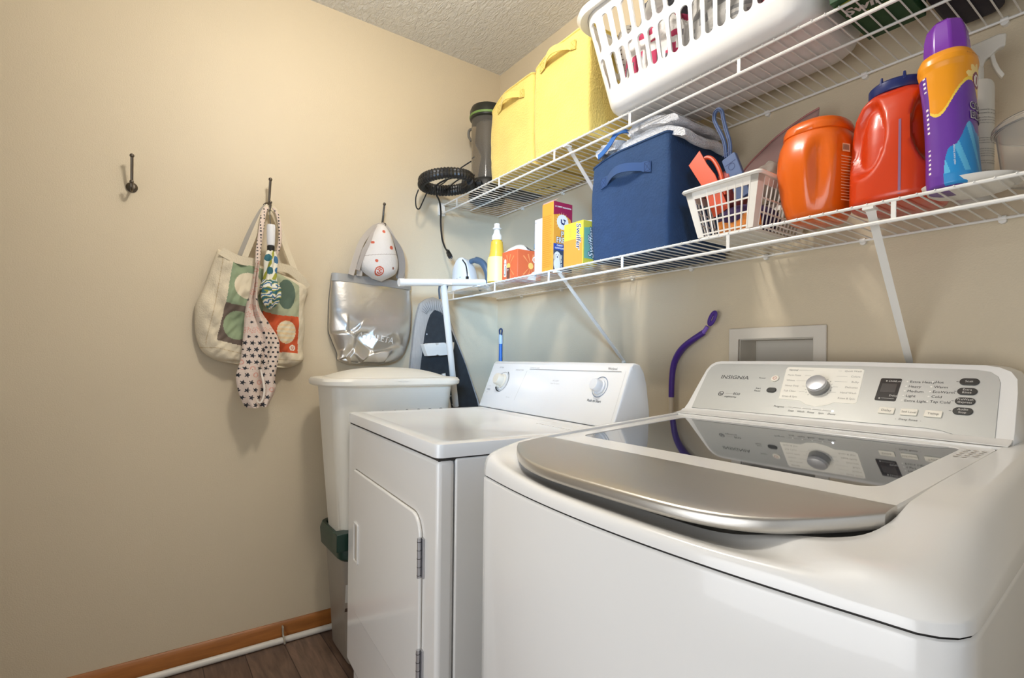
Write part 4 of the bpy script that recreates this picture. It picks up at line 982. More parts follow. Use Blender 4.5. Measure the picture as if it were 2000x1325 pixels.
cloth_lump('grey_sweater', 'light grey ribbed sweater in the middle of the basket', (1.375, -.232, ZU+.135), (.095, .085, .110), [mat('pale_grey_knit', '#B4B2AE', .95, bump=.5, bs=60), gr], lambda u, v, p: 1 if (p.z*60) % 1 < .12 else 0, 2, g1)
cloth_lump('raspberry_top', 'raspberry pink cloth at the right end of the basket', (1.525, -.232, ZU+.13), (.055, .080, .095), [mat('raspberry_cloth', '#B8405C', .9, bump=.3, bs=60), mat('charcoal_cloth', '#3F4046', .95)], lambda u, v, p: 1 if nz(p.x, p.z, 2, 14) > 0 else 0, 3, g1)
cloth_lump('dark_grey_trousers', 'dark grey trousers folded on the printed shirt', (1.24, -.205, ZU+.268), (.15, .09, .045), [mat('dark_grey_cotton', '#54565B', .95, bump=.3, bs=60), mat('white_jersey2', '#D5D3D0', .95)], lambda u, v, p: 1 if nz(p.x, p.y, p.z, 9) > .15 else 0, 4, g1)
def shoecol(u, v, p):
    s_ = .013; return 1 if math.hypot(((p.x/s_) % 1)-.5, ((p.z/s_+.5*(int(p.x/s_) % 2)) % 1)-.5) < .2 else 0
m = MB(); m.ell((1.045, -.235, ZU+.185), (.052, .070, .075), n=40, m=30)
sh = MB(); nu, nv = 90, 60
sh.grid(lambda u, v: (1.052+.040*cos(2*pi*u)*max(cos(pi*(v-.5)), 0)**.7, -.240+.060*sin(2*pi*u)*max(cos(pi*(v-.5)), 0)**.7, ZU+.205+.075*sin(pi*(v-.5))), nu, nv, 0, shoecol)
tag(sh.build('speckled_clog', [mat('off_white_foam', '#D3CDC4', .7), mat('speckle_brown', '#6B5F58', .8)], ang=180), 'off-white clog with dark perforations at the left corner of the basket', 'shoe')
# ---------------- green box
gx = thing('duster_refill_box', 'dark green and white cardboard box lying right of the laundry basket', 'box', (1.67, -.22, ZU))
grn = mat('dark_green_card', '#1F4A26', .55); whc = mat('white_card', '#D5D2CA', .6)
MB().box(1.622, 1.722, -.322, -.135, ZU+.001, ZU+.10).build('carton', [grn], gx, bevel=.0015)
fg = Frame((1.65, -.30, ZU+.001), (1, 0, 0), (0, -1, 0))
fgb = Frame((1.622, -.212, ZU+.0008), (1, .0, 0), (0, -1, 0))
m = MB(); m.text('Swiffer', fgb, .004, .045, .036, 0, .0004, bold=.03, shear=.2); m.text('Sweeper', fgb, .035, .028, .014, 1, .0004, bold=.01)
for k in range(3): line(m, fgb, .004+.03*k, .090, .03+.03*k, .094, .004, 1, .0004)
MB().box(1.621, 1.723, -.3235, -.3215, ZU+.02, ZU+.10).build('white_front', whc, gx)
m.build('printed_lettering', [whc, mat('yellow_green_print', '#B8B23F', .5)], gx, label='white Swiffer lettering')
dk = MB(); dk.loft([rring(1.778, -.112, a, b, .03, ZU+z) for a, b, z in ((.036, .07, .001), (.044, .086, .008), (.047, .092, .06), (.040, .084, .16), (.022, .05, .19))])
tag(dk.build('dark_pouch', mat('dark_purple_nylon', '#1E1A2A', .6, bump=.3, bs=20), bevel=.004), 'dark purple-black pouch at the right end of the upper shelf', 'pouch')
dk = MB(); dk.grid(lambda u, v: (1.915+.085*cos(2*pi*u)*(max(cos(pi*(v-.5)), 0)**.4), -.115+.10*sin(2*pi*u)*(max(cos(pi*(v-.5)), 0)**.4), ZU+.056+.055*sin(pi*(v-.5))), 60, 40, 0, lambda u, v, p: 1 if nz(p.x, p.y, p.z, 26) > 0 else 0)
tag(dk.build('patterned_pouch', [mat('black_cotton', '#15161A', .8), mat('off_white_motif', '#A9A59E', .9)], ang=180), 'black and off-white patterned pouch behind the dark pouch, top right corner', 'pouch')
# ================================================================ things on the lower shelf
ZL = 1.3625
def boxthing(nm, lab, x0, x1, y0, y1, z0, z1, mats_, decor=None, cat='box', group=None, bev=.0015, open_=False):
    t = thing(nm, lab, cat, ((x0+x1)/2, (y0+y1)/2, z0), group=group)
    MB().box(x0, x1, y0, y1, z0, z1).build('carton', mats_[0], t, bevel=bev)
    ff_ = Frame((x0, y0, z0), (1, 0, 0), (0, 0, 1)); fr_ = Frame((x1, y0, z0), (0, 1, 0), (0, 0, 1))
    if decor: decor(ff_, fr_, t)
    return t
# iron
ir = thing('steam_iron', 'white clothes iron with blue-grey handle at the left end of the lower shelf', 'iron', (.17, -.22, ZL))
wir = mat('iron_white', '#E4E8EC', .3); bir = mat('iron_blue_grey', '#4A6178', .35)
fi_ = Frame((.105, -.245, ZL+.003), (1, .25, 0), (0, 0, 1))
so = [(-.060, 0)]+[(-.060+.003*sin(t*pi), .09*t) for t in (.3, .6)]+[(-.055, .09), (-.047, .112), (-.033, .132), (-.014, .143), (.006, .141), (.024, .125), (.036, .10), (.045, .07), (.060, .03), (.075, .0)]
MB().loft([[fi_(a*k+.003, b*k2, d) for a, b in so] for k, k2, d in ((.93, .97, .030), (1, 1, .026), (1, 1, .018), (.96, .98, -.012), (.80, .88, -.035))]).build('body', wir, ir, ang=50)
MB().tube([fi_(a, b, -.005) for a, b in catmull([(.035, .118, 0), (.062, .124, 0), (.095, .108, 0), (.118, .072, 0), (.125, .038, 0), (.118, .012, 0), (.085, .004, 0)], 5) for a, b in [(a, b)]] if False else [fi_(p.x, p.y, -.006) for p in catmull([(.028, .126, 0), (.062, .128, 0), (.098, .112, 0), (.124, .078, 0), (.134, .042, 0), (.124, .014, 0), (.085, .006, 0)], 6)], [.011]*6+[.0145]*25+[.015]*6, 12).build('handle', bir, ir)
m = MB(); m.tube([fi_(p.x, p.y, .030) for p in catmull([(.014, .130, 0), (.034, .105, 0), (.043, .07, 0), (.046, .045, 0), (.055, .03, 0)], 6)], .003, 6); m.box(-.006, .006, -.004, .004, -.012, .012, 0, Matrix.Translation(fi_(.048, .042, .034))); m.build('cord_and_plug', black, ir)
m = MB()
for a, b in ((-.02, .05), (.0, .055), (-.022, .04)): m.poly(circ(a, b, .0055, 10, .003), fi_, .0305)
m.build('sole_marks', mat('pale_grey_mark', '#B9BDC2', .5), ir)
# yellow spray bottle
sp = thing('yellow_spray_bottle', 'small yellow spray bottle with white nozzle, leftmost bottle on the lower shelf', 'bottle', (.405, -.27, ZL))
yl = mat('yellow_liquid', '#F2C94A', .25, trans=.15); bx_, by_ = .380, -.262
MB().lathe([(.030, ZL+.001), (.0355, ZL+.006), (.0355, ZL+.075), (.034, ZL+.095), (.027, ZL+.12), (.024, ZL+.15), (.0225, ZL+.165), (.013, ZL+.178)], (bx_, by_, 0), 28, sx=1.04, sy=1.04).build('bottle', [yl], sp)
MB().lathe([(.0361, ZL+.006), (.0361, ZL+.082), (.0346, ZL+.097), (.0325, ZL+.104)], (bx_, by_, 0), 28, sx=1.04, sy=1.04, mi=0).build('label', mat('pale_yellow_label', '#F3E39A', .45), sp)
m = MB().lathe([(.0205, ZL+.172), (.020, ZL+.188), (.0135, ZL+.20), (.0115, ZL+.213), (.0175, ZL+.216), (.018, ZL+.219), (.012, ZL+.223), (.0115, ZL+.237), (.001, ZL+.238)], (bx_, by_, 0), 24); m.build('nozzle', white_pl, sp)
# orange box with small tub on top
def deco(ff_, fr_, t):
    m = MB()
    for k, (fx, w_) in enumerate(((ff_, .078), (fr_, .11))):
        c0x = w_*.55
        for i in range(14):
            a0 = i*2*pi/14; m.poly([(c0x, .05), (c0x+.055*cos(a0-.06), .05+.045*sin(a0-.06)), (c0x+.055*cos(a0+.06), .05+.045*sin(a0+.06))] if abs(.055*cos(a0)) < w_-c0x and .05+.045*sin(a0) > 0 else [(c0x, .05), (c0x+.01, .05), (c0x, .055)], fx, .0004, 0)
        m.poly(circ(c0x, .05, .012, 16), fx, .0006, 1)
    m.poly(circ(.022, .070, .0075, 12, .0095), ff_, .0008, 2); m.poly(rrect(.014, .030, .012, .064, .006), ff_, .0008, 2); m.text('Bounce', ff_, .025, .018, .012, 3, .0012, rot=pi/2, bold=.02)
    m.poly(rrect(.032, .052, .004, .045, .002), ff_, .0007, 4); m.text('+', ff_, .034, .03, .02, 2, .001)
    m.poly([(.045, .0), (.085, .0), (.085, .035), (.07, .028), (.055, .016)], fr_, .0008, 2); m.poly([(.078, .012), (.088, .012), (.088, .045), (.080, .04)], fr_, .001, 5)
    m.poly(circ(.080, .075, .012, 16), fr_, .0008, 2); m.poly(circ(.080, .075, .008, 16), fr_, .001, 0)
    m.build('front_print', [mat('peach_rays', '#F0955A', .5), mat('yellow_glow', '#F7C76B', .5), mat('white_print2', '#EFEBE4', .5), ink, mat('brown_print', '#7A4A3A', .5), mat('blue_print', '#3A7EB8', .5)], t)
orr = mat('orange_card', '#DE6A3F', .45)
boxthing('dryer_sheet_box', 'low orange carton with sunburst print beside the yellow spray bottle', .452, .552, -.285, -.175, ZL+.001, ZL+.108, [orr], deco)
tb = thing('white_tub', 'round white tub with blue lid behind the orange carton', 'tub', (.53, -.12, ZL))
MB().lathe([(.055, ZL+.001), (.061, ZL+.006), (.061, ZL+.135), (.056, ZL+.141)], (.505, -.095, 0), 32).build('tub', white_pl, tb)
MB().lathe([(.062, ZL+.138), (.063, ZL+.142), (.061, ZL+.158), (.054, ZL+.163), (.001, ZL+.164)], (.505, -.095, 0), 32).build('lid', mat('sky_blue_plastic', '#5B9CC9', .35), tb)
wv = thing('folded_packet', 'white and grey soft packet lying on the orange carton', 'packet', (.52, -.23, ZL+.105))
m = MB(); m.grid(lambda u, v: (.458+.090*u, -.282+.10*v, ZL+.110+.026*sin(pi*min(u*1.1, 1))*sin(pi*v)**.5+.004*nz(u*3, v*3, 1)), 20, 20, 0, lambda u, v, p: 1 if v > .55 and u > .4 else 0)
m.build('packet', [white_pl, mat('dark_grey_film', '#4C4748', .4)], wv, solid=-.002)
# narrow white box
def decw(ff_, fr_, t):
    m = MB(); 
    for k in range(6): arcband(m, ff_, .026, .05+.022*k, .006, 0, 2*pi, .001, .001, 0, 12)
    m.text('45', ff_, .004, .175, .008, 1); m.build('front_print', [mat('pale_pink_print', '#D9B9AE', .6), gray_line], t)
boxthing('slim_white_box', 'slim white carton standing between the orange carton and the orange baking soda box', .652, .696, -.285, -.20, ZL+.001, ZL+.190, [mat('white_gloss_card', '#E6DFE2', .4)], decw)
# carpet powder box
def decah(ff_, fr_, t):
    m = MB(); H_ = .232; Wd = .083
    m.poly([(.0, H_-.045), (.025, H_-.040), (.05, H_-.040), (.075, H_-.052), (Wd, H_-.072), (Wd, H_), (0, H_)], fr_, .0004, 0)
    m.text('#1 CARPET DEODORIZER', fr_, .007, H_-.018, .0062, 1, .0008, bold=.03)
    ex, ez = .040, .166
    for i in range(18):
        a0 = i*2*pi/18; m.poly([(ex+.02*cos(a0-.1), ez+.02*sin(a0-.1)), (ex+.034*cos(a0), ez+.034*sin(a0)), (ex+.02*cos(a0+.1), ez+.02*sin(a0+.1))], fr_, .0005, 4)
    m.poly(circ(ex, ez, .0255, 28), fr_, .0007, 1); arcband(m, fr_, ex, ez, .0215, 0, 2*pi, .006, .006, 0, 28); arcband(m, fr_, ex, ez, .0215, pi+.5, 2*pi-.5, .0062, .0062, 3, 16)
    line(m, fr_, ex-.006, ez+.009, ex-.006, ez-.004, .005, 3, .0012); line(m, fr_, ex-.006, ez-.004, ex+.007, ez-.007, .006, 3, .0012); line(m, fr_, ex+.007, ez-.007, ex+.009, ez+.007, .0025, 3, .0012); line(m, fr_, ex+.003, ez+.009, ex+.013, ez+.006, .005, 3, .0012)
    m.text('PET', fr_, .032, .116, .027, 3, .0008, bold=.05); m.text('FRESH', fr_, .012, .095, .027, 3, .0008, bold=.05, sx=.9); m.text('PET', fr_, .0325, .1165, .026, 1, .0012, bold=.012); m.text('FRESH', fr_, .0125, .0955, .026, 1, .0012, bold=.012, sx=.9)
    m.poly([(0, .070), (Wd, .070), (Wd, .091), (0, .091)], fr_, .0014, 2); m.text('CARPET', fr_, .014, .083, .0075, 1, .0017, bold=.03); m.text('ODOR ELIMINATOR', fr_, .006, .074, .0072, 1, .0017, bold=.03)
    m.poly([(0, .0), (Wd, 0), (Wd, .070), (0, .070)], fr_, .0012, 5)
    m.poly(circ(.016, .024, .0145, 20, .026), fr_, .0015, 6); m.poly(circ(.017, .050, .0135, 20, .0145), fr_, .0017, 6); m.poly(circ(.005, .045, .0045, 14, .012), fr_, .0018, 7); m.poly(circ(.029, .045, .0045, 14, .012), fr_, .0018, 7)
    for a, b, r in ((.0125, .053, .0016), (.0215, .053, .0016), (.017, .046, .0026)): m.poly(circ(a, b, r, 10), fr_, .0021, 3)
    m.text('25% MORE', fr_, .038, .008, .010, 1, .0016, rot=pi/2, bold=.02)
    for k in range(26): line(m, ff_, .006, .016+.0068*k, .050 if k % 3 else .042, .016+.0068*k, .0011, 8, .0004)
    m.build('front_print', [mat('maroon_print', '#9B1F4A', .5), mat('white_print3', '#F1ECE4', .5), mat('royal_blue_print', '#2348A0', .5), mat('navy_print', '#26305E', .5), mat('light_yellow_rays', '#F9D88C', .5), mat('dog_background', '#3F4A5E', .5), mat('dog_cream', '#EDE6DA', .6), mat('dog_ear', '#D8CBB6', .6), mat('orange_fine_print', '#C77A22', .6)], t)
    m = MB(); m.box(.700, .756, -.286, -.284, ZL+.232, ZL+.236, 0); m.loft([[Vector((.700, -.285, ZL+.233)), Vector((.756, -.285, ZL+.233)), Vector((.756, -.284, ZL+.233)), Vector((.700, -.284, ZL+.233))], [Vector((.700, -.262, ZL+.248)), Vector((.752, -.262, ZL+.248)), Vector((.752, -.261, ZL+.248)), Vector((.700, -.261, ZL+.248))]])
    m.build('open_flap', mat('inner_card_pink', '#CFA79A', .7), t)
boxthing('carpet_deodorizer_box', 'tall orange carton with maroon top band, round emblem and white dog picture', .697, .757, -.288, -.205, ZL+.001, ZL+.232, [mat('golden_orange_card', '#EDA23C', .45)], decah)
# yellow duster box
def decsw(ff_, fr_, t):
    m = MB(); m.poly([(0, 0), (.088, 0), (.088, .085), (.0, .085)], ff_, .0004, 0)
    m.text('Swiffer', ff_, .060, .134, .030, 1, .0008, rot=-pi/2, bold=.045, shear=.25); m.text('Swiffer', ff_, .0605, .1335, .0295, 2, .0012, rot=-pi/2, bold=.005, shear=.25)
    m.poly([(.004, .02), (.06, .02), (.06, .125), (.004, .115)], fr_, .0004, 3); m.text('Swiffer', fr_, .045, .022, .034, 2, .0008, rot=pi/2, bold=.06, shear=.25); m.text('Swiffer', fr_, .0445, .0225, .0335, 1, .0012, rot=pi/2, bold=.01, shear=.25)
    for k in range(5): line(m, ff_, .024, .120-.006*k, .036, .120-.006*k, .001, 4, .0006)
    m.build('front_print', [mat('apricot_print', '#F2A445', .5), mat('white_print4', '#F4F1E8', .5), mat('deep_blue_print', '#2B3B66', .5), mat('teal_green_print', '#7FB59B', .5), mat('tan_print', '#C9A65A', .5)], t)
boxthing('duster_box', 'yellow carton with sideways lettering left of the navy bin', .810, .900, -.287, -.225, ZL+.001, ZL+.140, [mat('lemon_card', '#E9D148', .45)], decsw)
wc = thing('white_capped_bottle', 'white bottle cap showing behind the yellow carton', 'bottle', (.80, -.17, ZL))
MB().lathe([(.030, ZL+.001), (.032, ZL+.005), (.032, ZL+.13), (.026, ZL+.148)], (.795, -.150, 0), 24).build('bottle', white_pl, wc); MB().lathe([(.029, ZL+.146), (.030, ZL+.149), (.028, ZL+.176), (.001, ZL+.178)], (.795, -.150, 0), 24).build('cap', mat('pale_blue_white', '#D5DDE2', .35), wc)
# ---------------- navy bin and towels
navy = mat('navy_felt', '#2D4669', .95, var=.10, vs=40, bump=.3, bs=170)
cube_bin('navy_storage_bin', 'navy blue fabric storage bin with white towels on top, on the lower shelf', .941, 1.222, -.290, -.02, ZL+.001, .302, navy, lambda s: .222+.014*sin(pi*s), tl=.022, hx0=.985, hx1=1.170, handle_m=mat('navy_webbing', '#38527C', .9), stitch_m=mat('navy_thread', '#22355A', .9))
terry = mat('white_terry', '#F0F0F2', .98, bump=1.0, bs=220, sheen=.3)
def towel(nm, lab, path, y0, y1, th, seed, mt=terry, taper=.0):
    m = MB(); P = catmull(path, 8); n = len(P); rings = []
    up_ = []
    for i, p in enumerate(P):
        t = (P[min(i+1, n-1)]-P[max(i-1, 0)]).normalized(); nn = Vector((-t.z, 0, t.x)); up_.append(nn)
    def f(u, v):   # u across path perimeter, v along depth
        k = u*2; side = 1 if k < 1 else -1; q = k if k < 1 else 2-k; i = min(int(q*(n-1)), n-1); w_ = th*(max(0, 1-(2*q-1)**8))**.5*(1-.15*abs(2*v-1)**4)
        p = P[i]+up_[i]*side*w_*.5; y = y0+(y1-y0)*v
        return (p.x+.006*nz(v*3, seed, q, 2), y+.006*nz(q*4, v, seed, 2), p.z+.006*nz(q*4, v*3, seed, 1.5))
    m.grid(f, 80, 24)
    for e in (0, 1): m.add([f(i/80, e) for i in range(80)], [tuple(range(80))])
    return m.build(nm, mt)
ZB = ZL+.304
g2 = 'white terry towels on the navy bin'
tag(towel('folded_towel', '', [(1.02, -0, ZB-.004), (1.055, 0, ZB+.012), (1.10, 0, ZB+.024), (1.17, 0, ZB+.016), (1.225, 0, ZB+.004), (1.262, 0, ZB-.022)], -.275, -.06, .026, 1), 'lower white terry towel draped over the right rim of the navy bin', 'towel', g2)
tag(towel('folded_towel', '', [(1.065, 0, ZB+.042), (1.085, 0, ZB+.056), (1.13, 0, ZB+.056), (1.19, 0, ZB+.047), (1.238, 0, ZB+.030)], -.270, -.07, .026, 2), 'upper white terry towel, the topmost on the navy bin', 'towel', g2)
tag(towel('folded_towel', '', [(.950, 0, ZB+.012), (.966, 0, ZB+.024), (1.0, 0, ZB+.028), (1.050, 0, ZB+.030)], -.280, -.10, .034, 3), 'rolled white terry towel at the left front of the navy bin', 'towel', g2)
tag(towel('folded_towel', '', [(.862, 0, ZB-.020), (.880, 0, ZB+.004), (.910, 0, ZB+.016), (.935, 0, ZB+.018)], -.20, -.06, .036, 4), 'white cloth hanging over the left rim of the navy bin', 'towel', g2)
m = MB(); ribbon(m, [(.975, -.300, ZB+.002), (1.0, -.302, ZB+.010), (1.025, -.302, ZB+.026), (1.045, -.296, ZB+.050), (1.060, -.270, ZB+.058), (1.060, -.235, ZB+.050)], .018, nrm=(0, -1, .2))
m.build('dummy_tmp', terry) if False else None
tag(m.build('blue_strap', mat('bright_blue_strap', '#2C62A5', .7)), 'bright blue strap looped over the towels on the navy bin', 'strap')
# ---------------- small white basket
ZB2 = ZL+.001
sbk = thing('small_white_basket', 'small white plastic grid basket full of cleaning tools, right of the navy bin', 'basket', (1.395, -.20, ZB2))
wsb = mat('basket_ivory', '#EDE7DC', .35)
def smp(t, ins=0): k = .024*t; return 1.318-k+ins, 1.458+k-ins, -.298-k*.8+ins, -.085+k-ins
m = MB(); HS = .112
m.loft([[Vector((a, b, ZB2+z)) for a, b in rrect(*[smp(0, i_)[k] for k in (0, 1, 2, 3)], .018, 4)] for i_, z in ((0, .0), (0, .002))])
def smap(side, u, t, ins=0):
    x0, x1, y0, y1 = smp(t, ins); z = ZB2+.002+HS*t
    return {'f': Vector((x0+(x1-x0)*u, y0, z)), 'r': Vector((x1, y0+(y1-y0)*u, z)), 'b': Vector((x1-(x1-x0)*u, y1, z)), 'l': Vector((x0, y1-(y1-y0)*u, z))}[side]
for side, k in (('f', 8), ('b', 8), ('l', 11), ('r', 11)):
    u_lo, u_hi, wv_ = .10, .90, .0032
    for i in range(k+1):
        u = u_lo+(u_hi-u_lo)*i/k; m.tube([smap(side, u, 0, .001), smap(side, u, .95, .001)], .0021, 4)
    for e0, e1 in ((0, u_lo), (u_hi, 1)):
        m.loft([[smap(side, e0, t), smap(side, e1, t), smap(side, e1, t, .003), smap(side, e0, t, .003)] for t in (0, 1)])
    for t in (.04, .30, .56, .82): m.loft([[smap(side, u, t), smap(side, u, t+.030), smap(side, u, t+.030, .0028), smap(side, u, t, .0028)] for u in (u_lo*.9, u_hi*1.01)])
    m.loft([[smap(side, u, .84), smap(side, u, 1), smap(side, u, 1, .003), smap(side, u, .84, .003)] for u in (0, 1)])
m.build('body', wsb, sbk)
m = MB(); R = []
for ins, dz in ((.001, -.002), (-.006, -.004), (-.009, .0), (-.007, .004), (.003, .005)):
    x0, x1, y0, y1 = smp(1, ins); R.append([Vector((a, b, ZB2+.002+HS+dz)) for a, b in rrect(x0, x1, y0, y1, .012, 4)])
m.loft(R, cap0=False, cap1=False); m.build('rim', wsb, sbk)
# contents
orp = mat('orange_red_plastic', '#D4512C', .4)
ot = thing('orange_scraper', 'flat orange-red plastic scraper leaning out of the small white basket', 'scraper', (1.33, -.26, ZL+.02))
fo = Frame((1.325, -.268, ZL+.150), (.80, .1, .35), (-.42, .05, 1))
m = MB().prism([(-.020, -.10), (.020, -.10), (.020, .0), (.012, .040), (.008, .085), (-.030, .068), (-.026, .040), (-.020, .0)], fo, 0, .004); m.build('blade', orp, ot, bevel=.001)
m = MB().tube([fo(p.x, p.y, -.006) for p in catmull([(.020, -.06, 0), (.030, .0, 0), (.026, .045, 0), (.012, .062, 0), (.002, .050, 0), (.008, .02, 0), (.012, -.04, 0)], 6)], .005, 8); m.build('loop_handle', orp, ot)
bb = thing('blue_brush', 'slate-blue plastic brush with long looped handle sticking up from the small white basket', 'brush', (1.39, -.24, ZL+.02))
bp_ = mat('slate_blue_plastic', '#54688F', .45); bdk = mat('dark_blue_groove', '#2B3A66', .5)
fb_ = Frame((1.383, -.250, ZL+.160), (.95, 0, .36), (-.36, 0, 1)); fh_ = Frame((1.366, -.250, ZL+.200), (1, 0, .12), (-.12, 0, 1))
m = MB().prism(rrect(-.018, .018, -.075, .040, .004), fb_, -.006, .006); m.build('head', bp_, bb, bevel=.002)
path = [(.006, -.002, 0), (.008, .030, 0), (.002, .065, 0), (-.002, .095, 0), (-.004, .115, 0), (-.012, .126, 0), (-.022, .122, 0), (-.026, .108, 0), (-.022, .090, 0), (-.010, .055, 0), (-.005, .028, 0), (-.005, -.002, 0)]
m = MB().tube([fh_(p.x, p.y, 0) for p in catmull(path, 6)], .0048, 8); m.build('loop_handle', bp_, bb)
m = MB().tube([fh_(p.x, p.y, .0046) for p in catmull(path, 6)], .0011, 5); m.build('handle_groove', bdk, bb)
m = MB(); line(m, Frame(fb_(0, 0, .006), fb_.u, fb_.v), -.012, .048, .012, .048, .0015); line(m, Frame(fb_(0, 0, .006), fb_.u, fb_.v), -.014, .02, .014, .02, .0015); arcband(m, Frame(fb_(0, 0, .006), fb_.u, fb_.v), 0, .01, .008, 0, 2*pi, .0012, .0012, 0); m.build('moulded_marks', bdk, bb)
clr = mat('clear_film', '#E9E4DC', .12, trans=.9, ior=1.08)
def film(nm, lab, c, r, tint, seed, cat='plastic bag'):
    m = MB()
    def f(u, v):
        a = 2*pi*u; t = pi*(v-.5); k = 1+.22*nz(cos(a)*cos(t)+seed, sin(a)*cos(t), sin(t), 2.4)
        return (c[0]+r[0]*k*cos(a)*cos(t), c[1]+r[1]*k*sin(a)*cos(t), c[2]+r[2]*k*sin(t))
    m.grid(f, 48, 28); return tag(m.build(nm, tint, ang=180), lab, cat)
film('clear_plastic_bag', 'crumpled clear plastic bag with metal bits at the back right of the small white basket', (1.430, -.16, ZL+.14), (.040, .055, .045), mat('clear_film_grey', '#CFC6BB', .15, trans=.55, ior=1.15, metal=.0), 5)
film('pink_plastic_bag', 'pinkish plastic bag behind the orange scraper', (1.355, -.215, ZL+.125), (.035, .05, .050), mat('pink_film', '#C76A66', .3, trans=.35, ior=1.2), 8)
m = MB(); m.loft([[Vector((1.345, -.09, ZL+.21)), Vector((1.39, -.09, ZL+.165))]+[], [Vector((1.445, -.10, ZL+.262)), Vector((1.475, -.10, ZL+.215))], [Vector((1.51, -.09, ZL+.312)), Vector((1.497, -.09, ZL+.245))]], closed=False, cap0=False, cap1=False)
m = MB()
def zf(u, v):
    a = Vector((1.300+.20*u, -.085, ZL+.205+.108*u**.8+.012*sin(u*pi))); b = Vector((1.33+.17*u, -.10, ZL+.10+.12*u)); p = a.lerp(b, v); return (p.x, p.y+.006*nz(u*3, v*3, 1), p.z)
m.grid(zf, 20, 10); zb = tag(m.build('zip_bag', mat('rosy_clear_film', '#C9A9A4', .2, trans=.5, ior=1.1), solid=.0012), 'flat clear zip bag with reddish seal standing behind the small white basket', 'plastic bag')
m = MB(); m.tube([Vector(zf(i/14, .0)) for i in range(15)], .0022, 6); sm_ = m.build('zip_seal', mat('red_seal', '#A8645E', .4), zb, local=False)
m = MB().ell((1.395, -.20, ZL+.045), (.062, .09, .035), n=20); tag(m.build('purple_cloth', mat('purple_cloth', '#41305C', .9, bump=.3, bs=60)), 'dark purple cloth inside the small white basket', 'cloth')
def boxM(m, c, s_, rz, rx=0, ry=0, mi=0): return m.box(-s_[0]/2, s_[0]/2, -s_[1]/2, s_[1]/2, -s_[2]/2, s_[2]/2, mi, Matrix.Translation(c) @ Matrix.Rotation(rz, 4, 'Z') @ Matrix.Rotation(rx, 4, 'X') @ Matrix.Rotation(ry, 4, 'Y'))
og = thing('orange_packet', 'orange and green printed packet at the bottom front of the small white basket', 'packet', (1.40, -.27, ZL+.02))
m = boxM(MB(), (1.41, -.272, ZL+.024), (.10, .012, .036), 0, 0, -.12); m.build('packet', mat('orange_packet', '#E08A38', .5, var=.3, vs=60), og, bevel=.002)
# ---------------- orange tub
def lathe_bottle(profile, c, sx_, sy_, p=2.6, n=56): m = MB(); m.lathe(profile, c, n, sx=sx_, sy=sy_, p=p); return m
ob = thing('orange_pod_tub', 'rounded bright orange detergent tub with moulded handle dent', 'tub', (1.555, -.215, ZL))
orm = mat('bright_orange_plastic', '#E2640F', .28, coat=.2)
m = MB(); cx, cy = 1.558, -.216; rings = []
profT = [(.042, .001), (.053, .004), (.061, .02), (.0695, .05), (.0760, .09), (.0795, .125), (.0790, .155), (.075, .180), (.069, .197), (.066, .203)]
for r_, z in profT:
    ring = []
    for k in range(72):
        a = 2*pi*k/72; q = (abs(cos(a))**2.5+abs(sin(a))**2.5)**(-1/2.5); R_ = r_*q
        x, y = R_*cos(a)*.93, R_*sin(a)
        # vertical dent on the face towards the room, with a raised rib beside it
        for (a0, wd, dp) in ((-1.12, .20, .013), (-.80, .12, -.003), (-1.44, .12, -.003)):
            w_ = math.exp(-((a-2*pi-a0 if a > pi else a-a0)/wd)**2)*sstep(.03, .07, z)*(1-sstep(.15, .185, z)); x -= dp*w_*cos(a0); y -= dp*w_*sin(a0)
        ring.append(Vector((cx+x, cy+y, ZL+z)))
    rings.append(ring)
m.loft(rings); m.build('body', orm, ob, ang=60)
m = MB().lathe([(.066, .2015), (.0685, .204), (.0675, .216), (.063, .228), (.050, .2365), (.001, .239)], (cx, cy, ZL), 56, sx=.93, sy=1, p=2.5); m.build('lid', orm, ob, ang=50)
fl_ = Frame((cx+.0755, cy-.030, ZL), (0, 1, 0), (.0, 0, 1))
class CF:                                          # wraps a decal round the tub's right side
    def __init__(s, cx, cy, r, a0, z, sx=.93, p=2.5, sy=1): s.p = p; s.sy = sy; s.c = (cx, cy); s.r = r; s.a0 = a0; s.z = z; s.sx = sx; s.n = Vector((cos(a0), sin(a0), 0)); s.u = Vector((-sin(a0), cos(a0), 0)); s.v = Vector((0, 0, 1)); s.o = Vector((cx, cy, z))
    def __call__(s, a, b, c=0):
        t = s.a0+a/s.r; q = (abs(cos(t))**s.p+abs(sin(t))**s.p)**(-1/s.p); R_ = (s.r+c)*q; return Vector((s.c[0]+R_*cos(t)*s.sx, s.c[1]+R_*sin(t)*s.sy, s.z+b))
cf2 = CF(cx, cy, .0800, -.52, ZL)
m = MB(); m.poly(rrect(-.006, .012, .140, .158, .001), cf2, .0020, 0)
for k in range(7): line(m, cf2, -.004+.002*k, .143, -.004+.002*k, .155, .0008, 1, .0026)
for k in range(16): line(m, cf2, -.008, .130-.0065*k, .022-.004*(k % 3), .130-.0065*k, .0022 if k % 5 == 0 else .0013, 0, .0018)
m.build('label_print', [mat('pale_label_print', '#F0C9A0', .5), ink], ob, label='pale fine print and barcode')
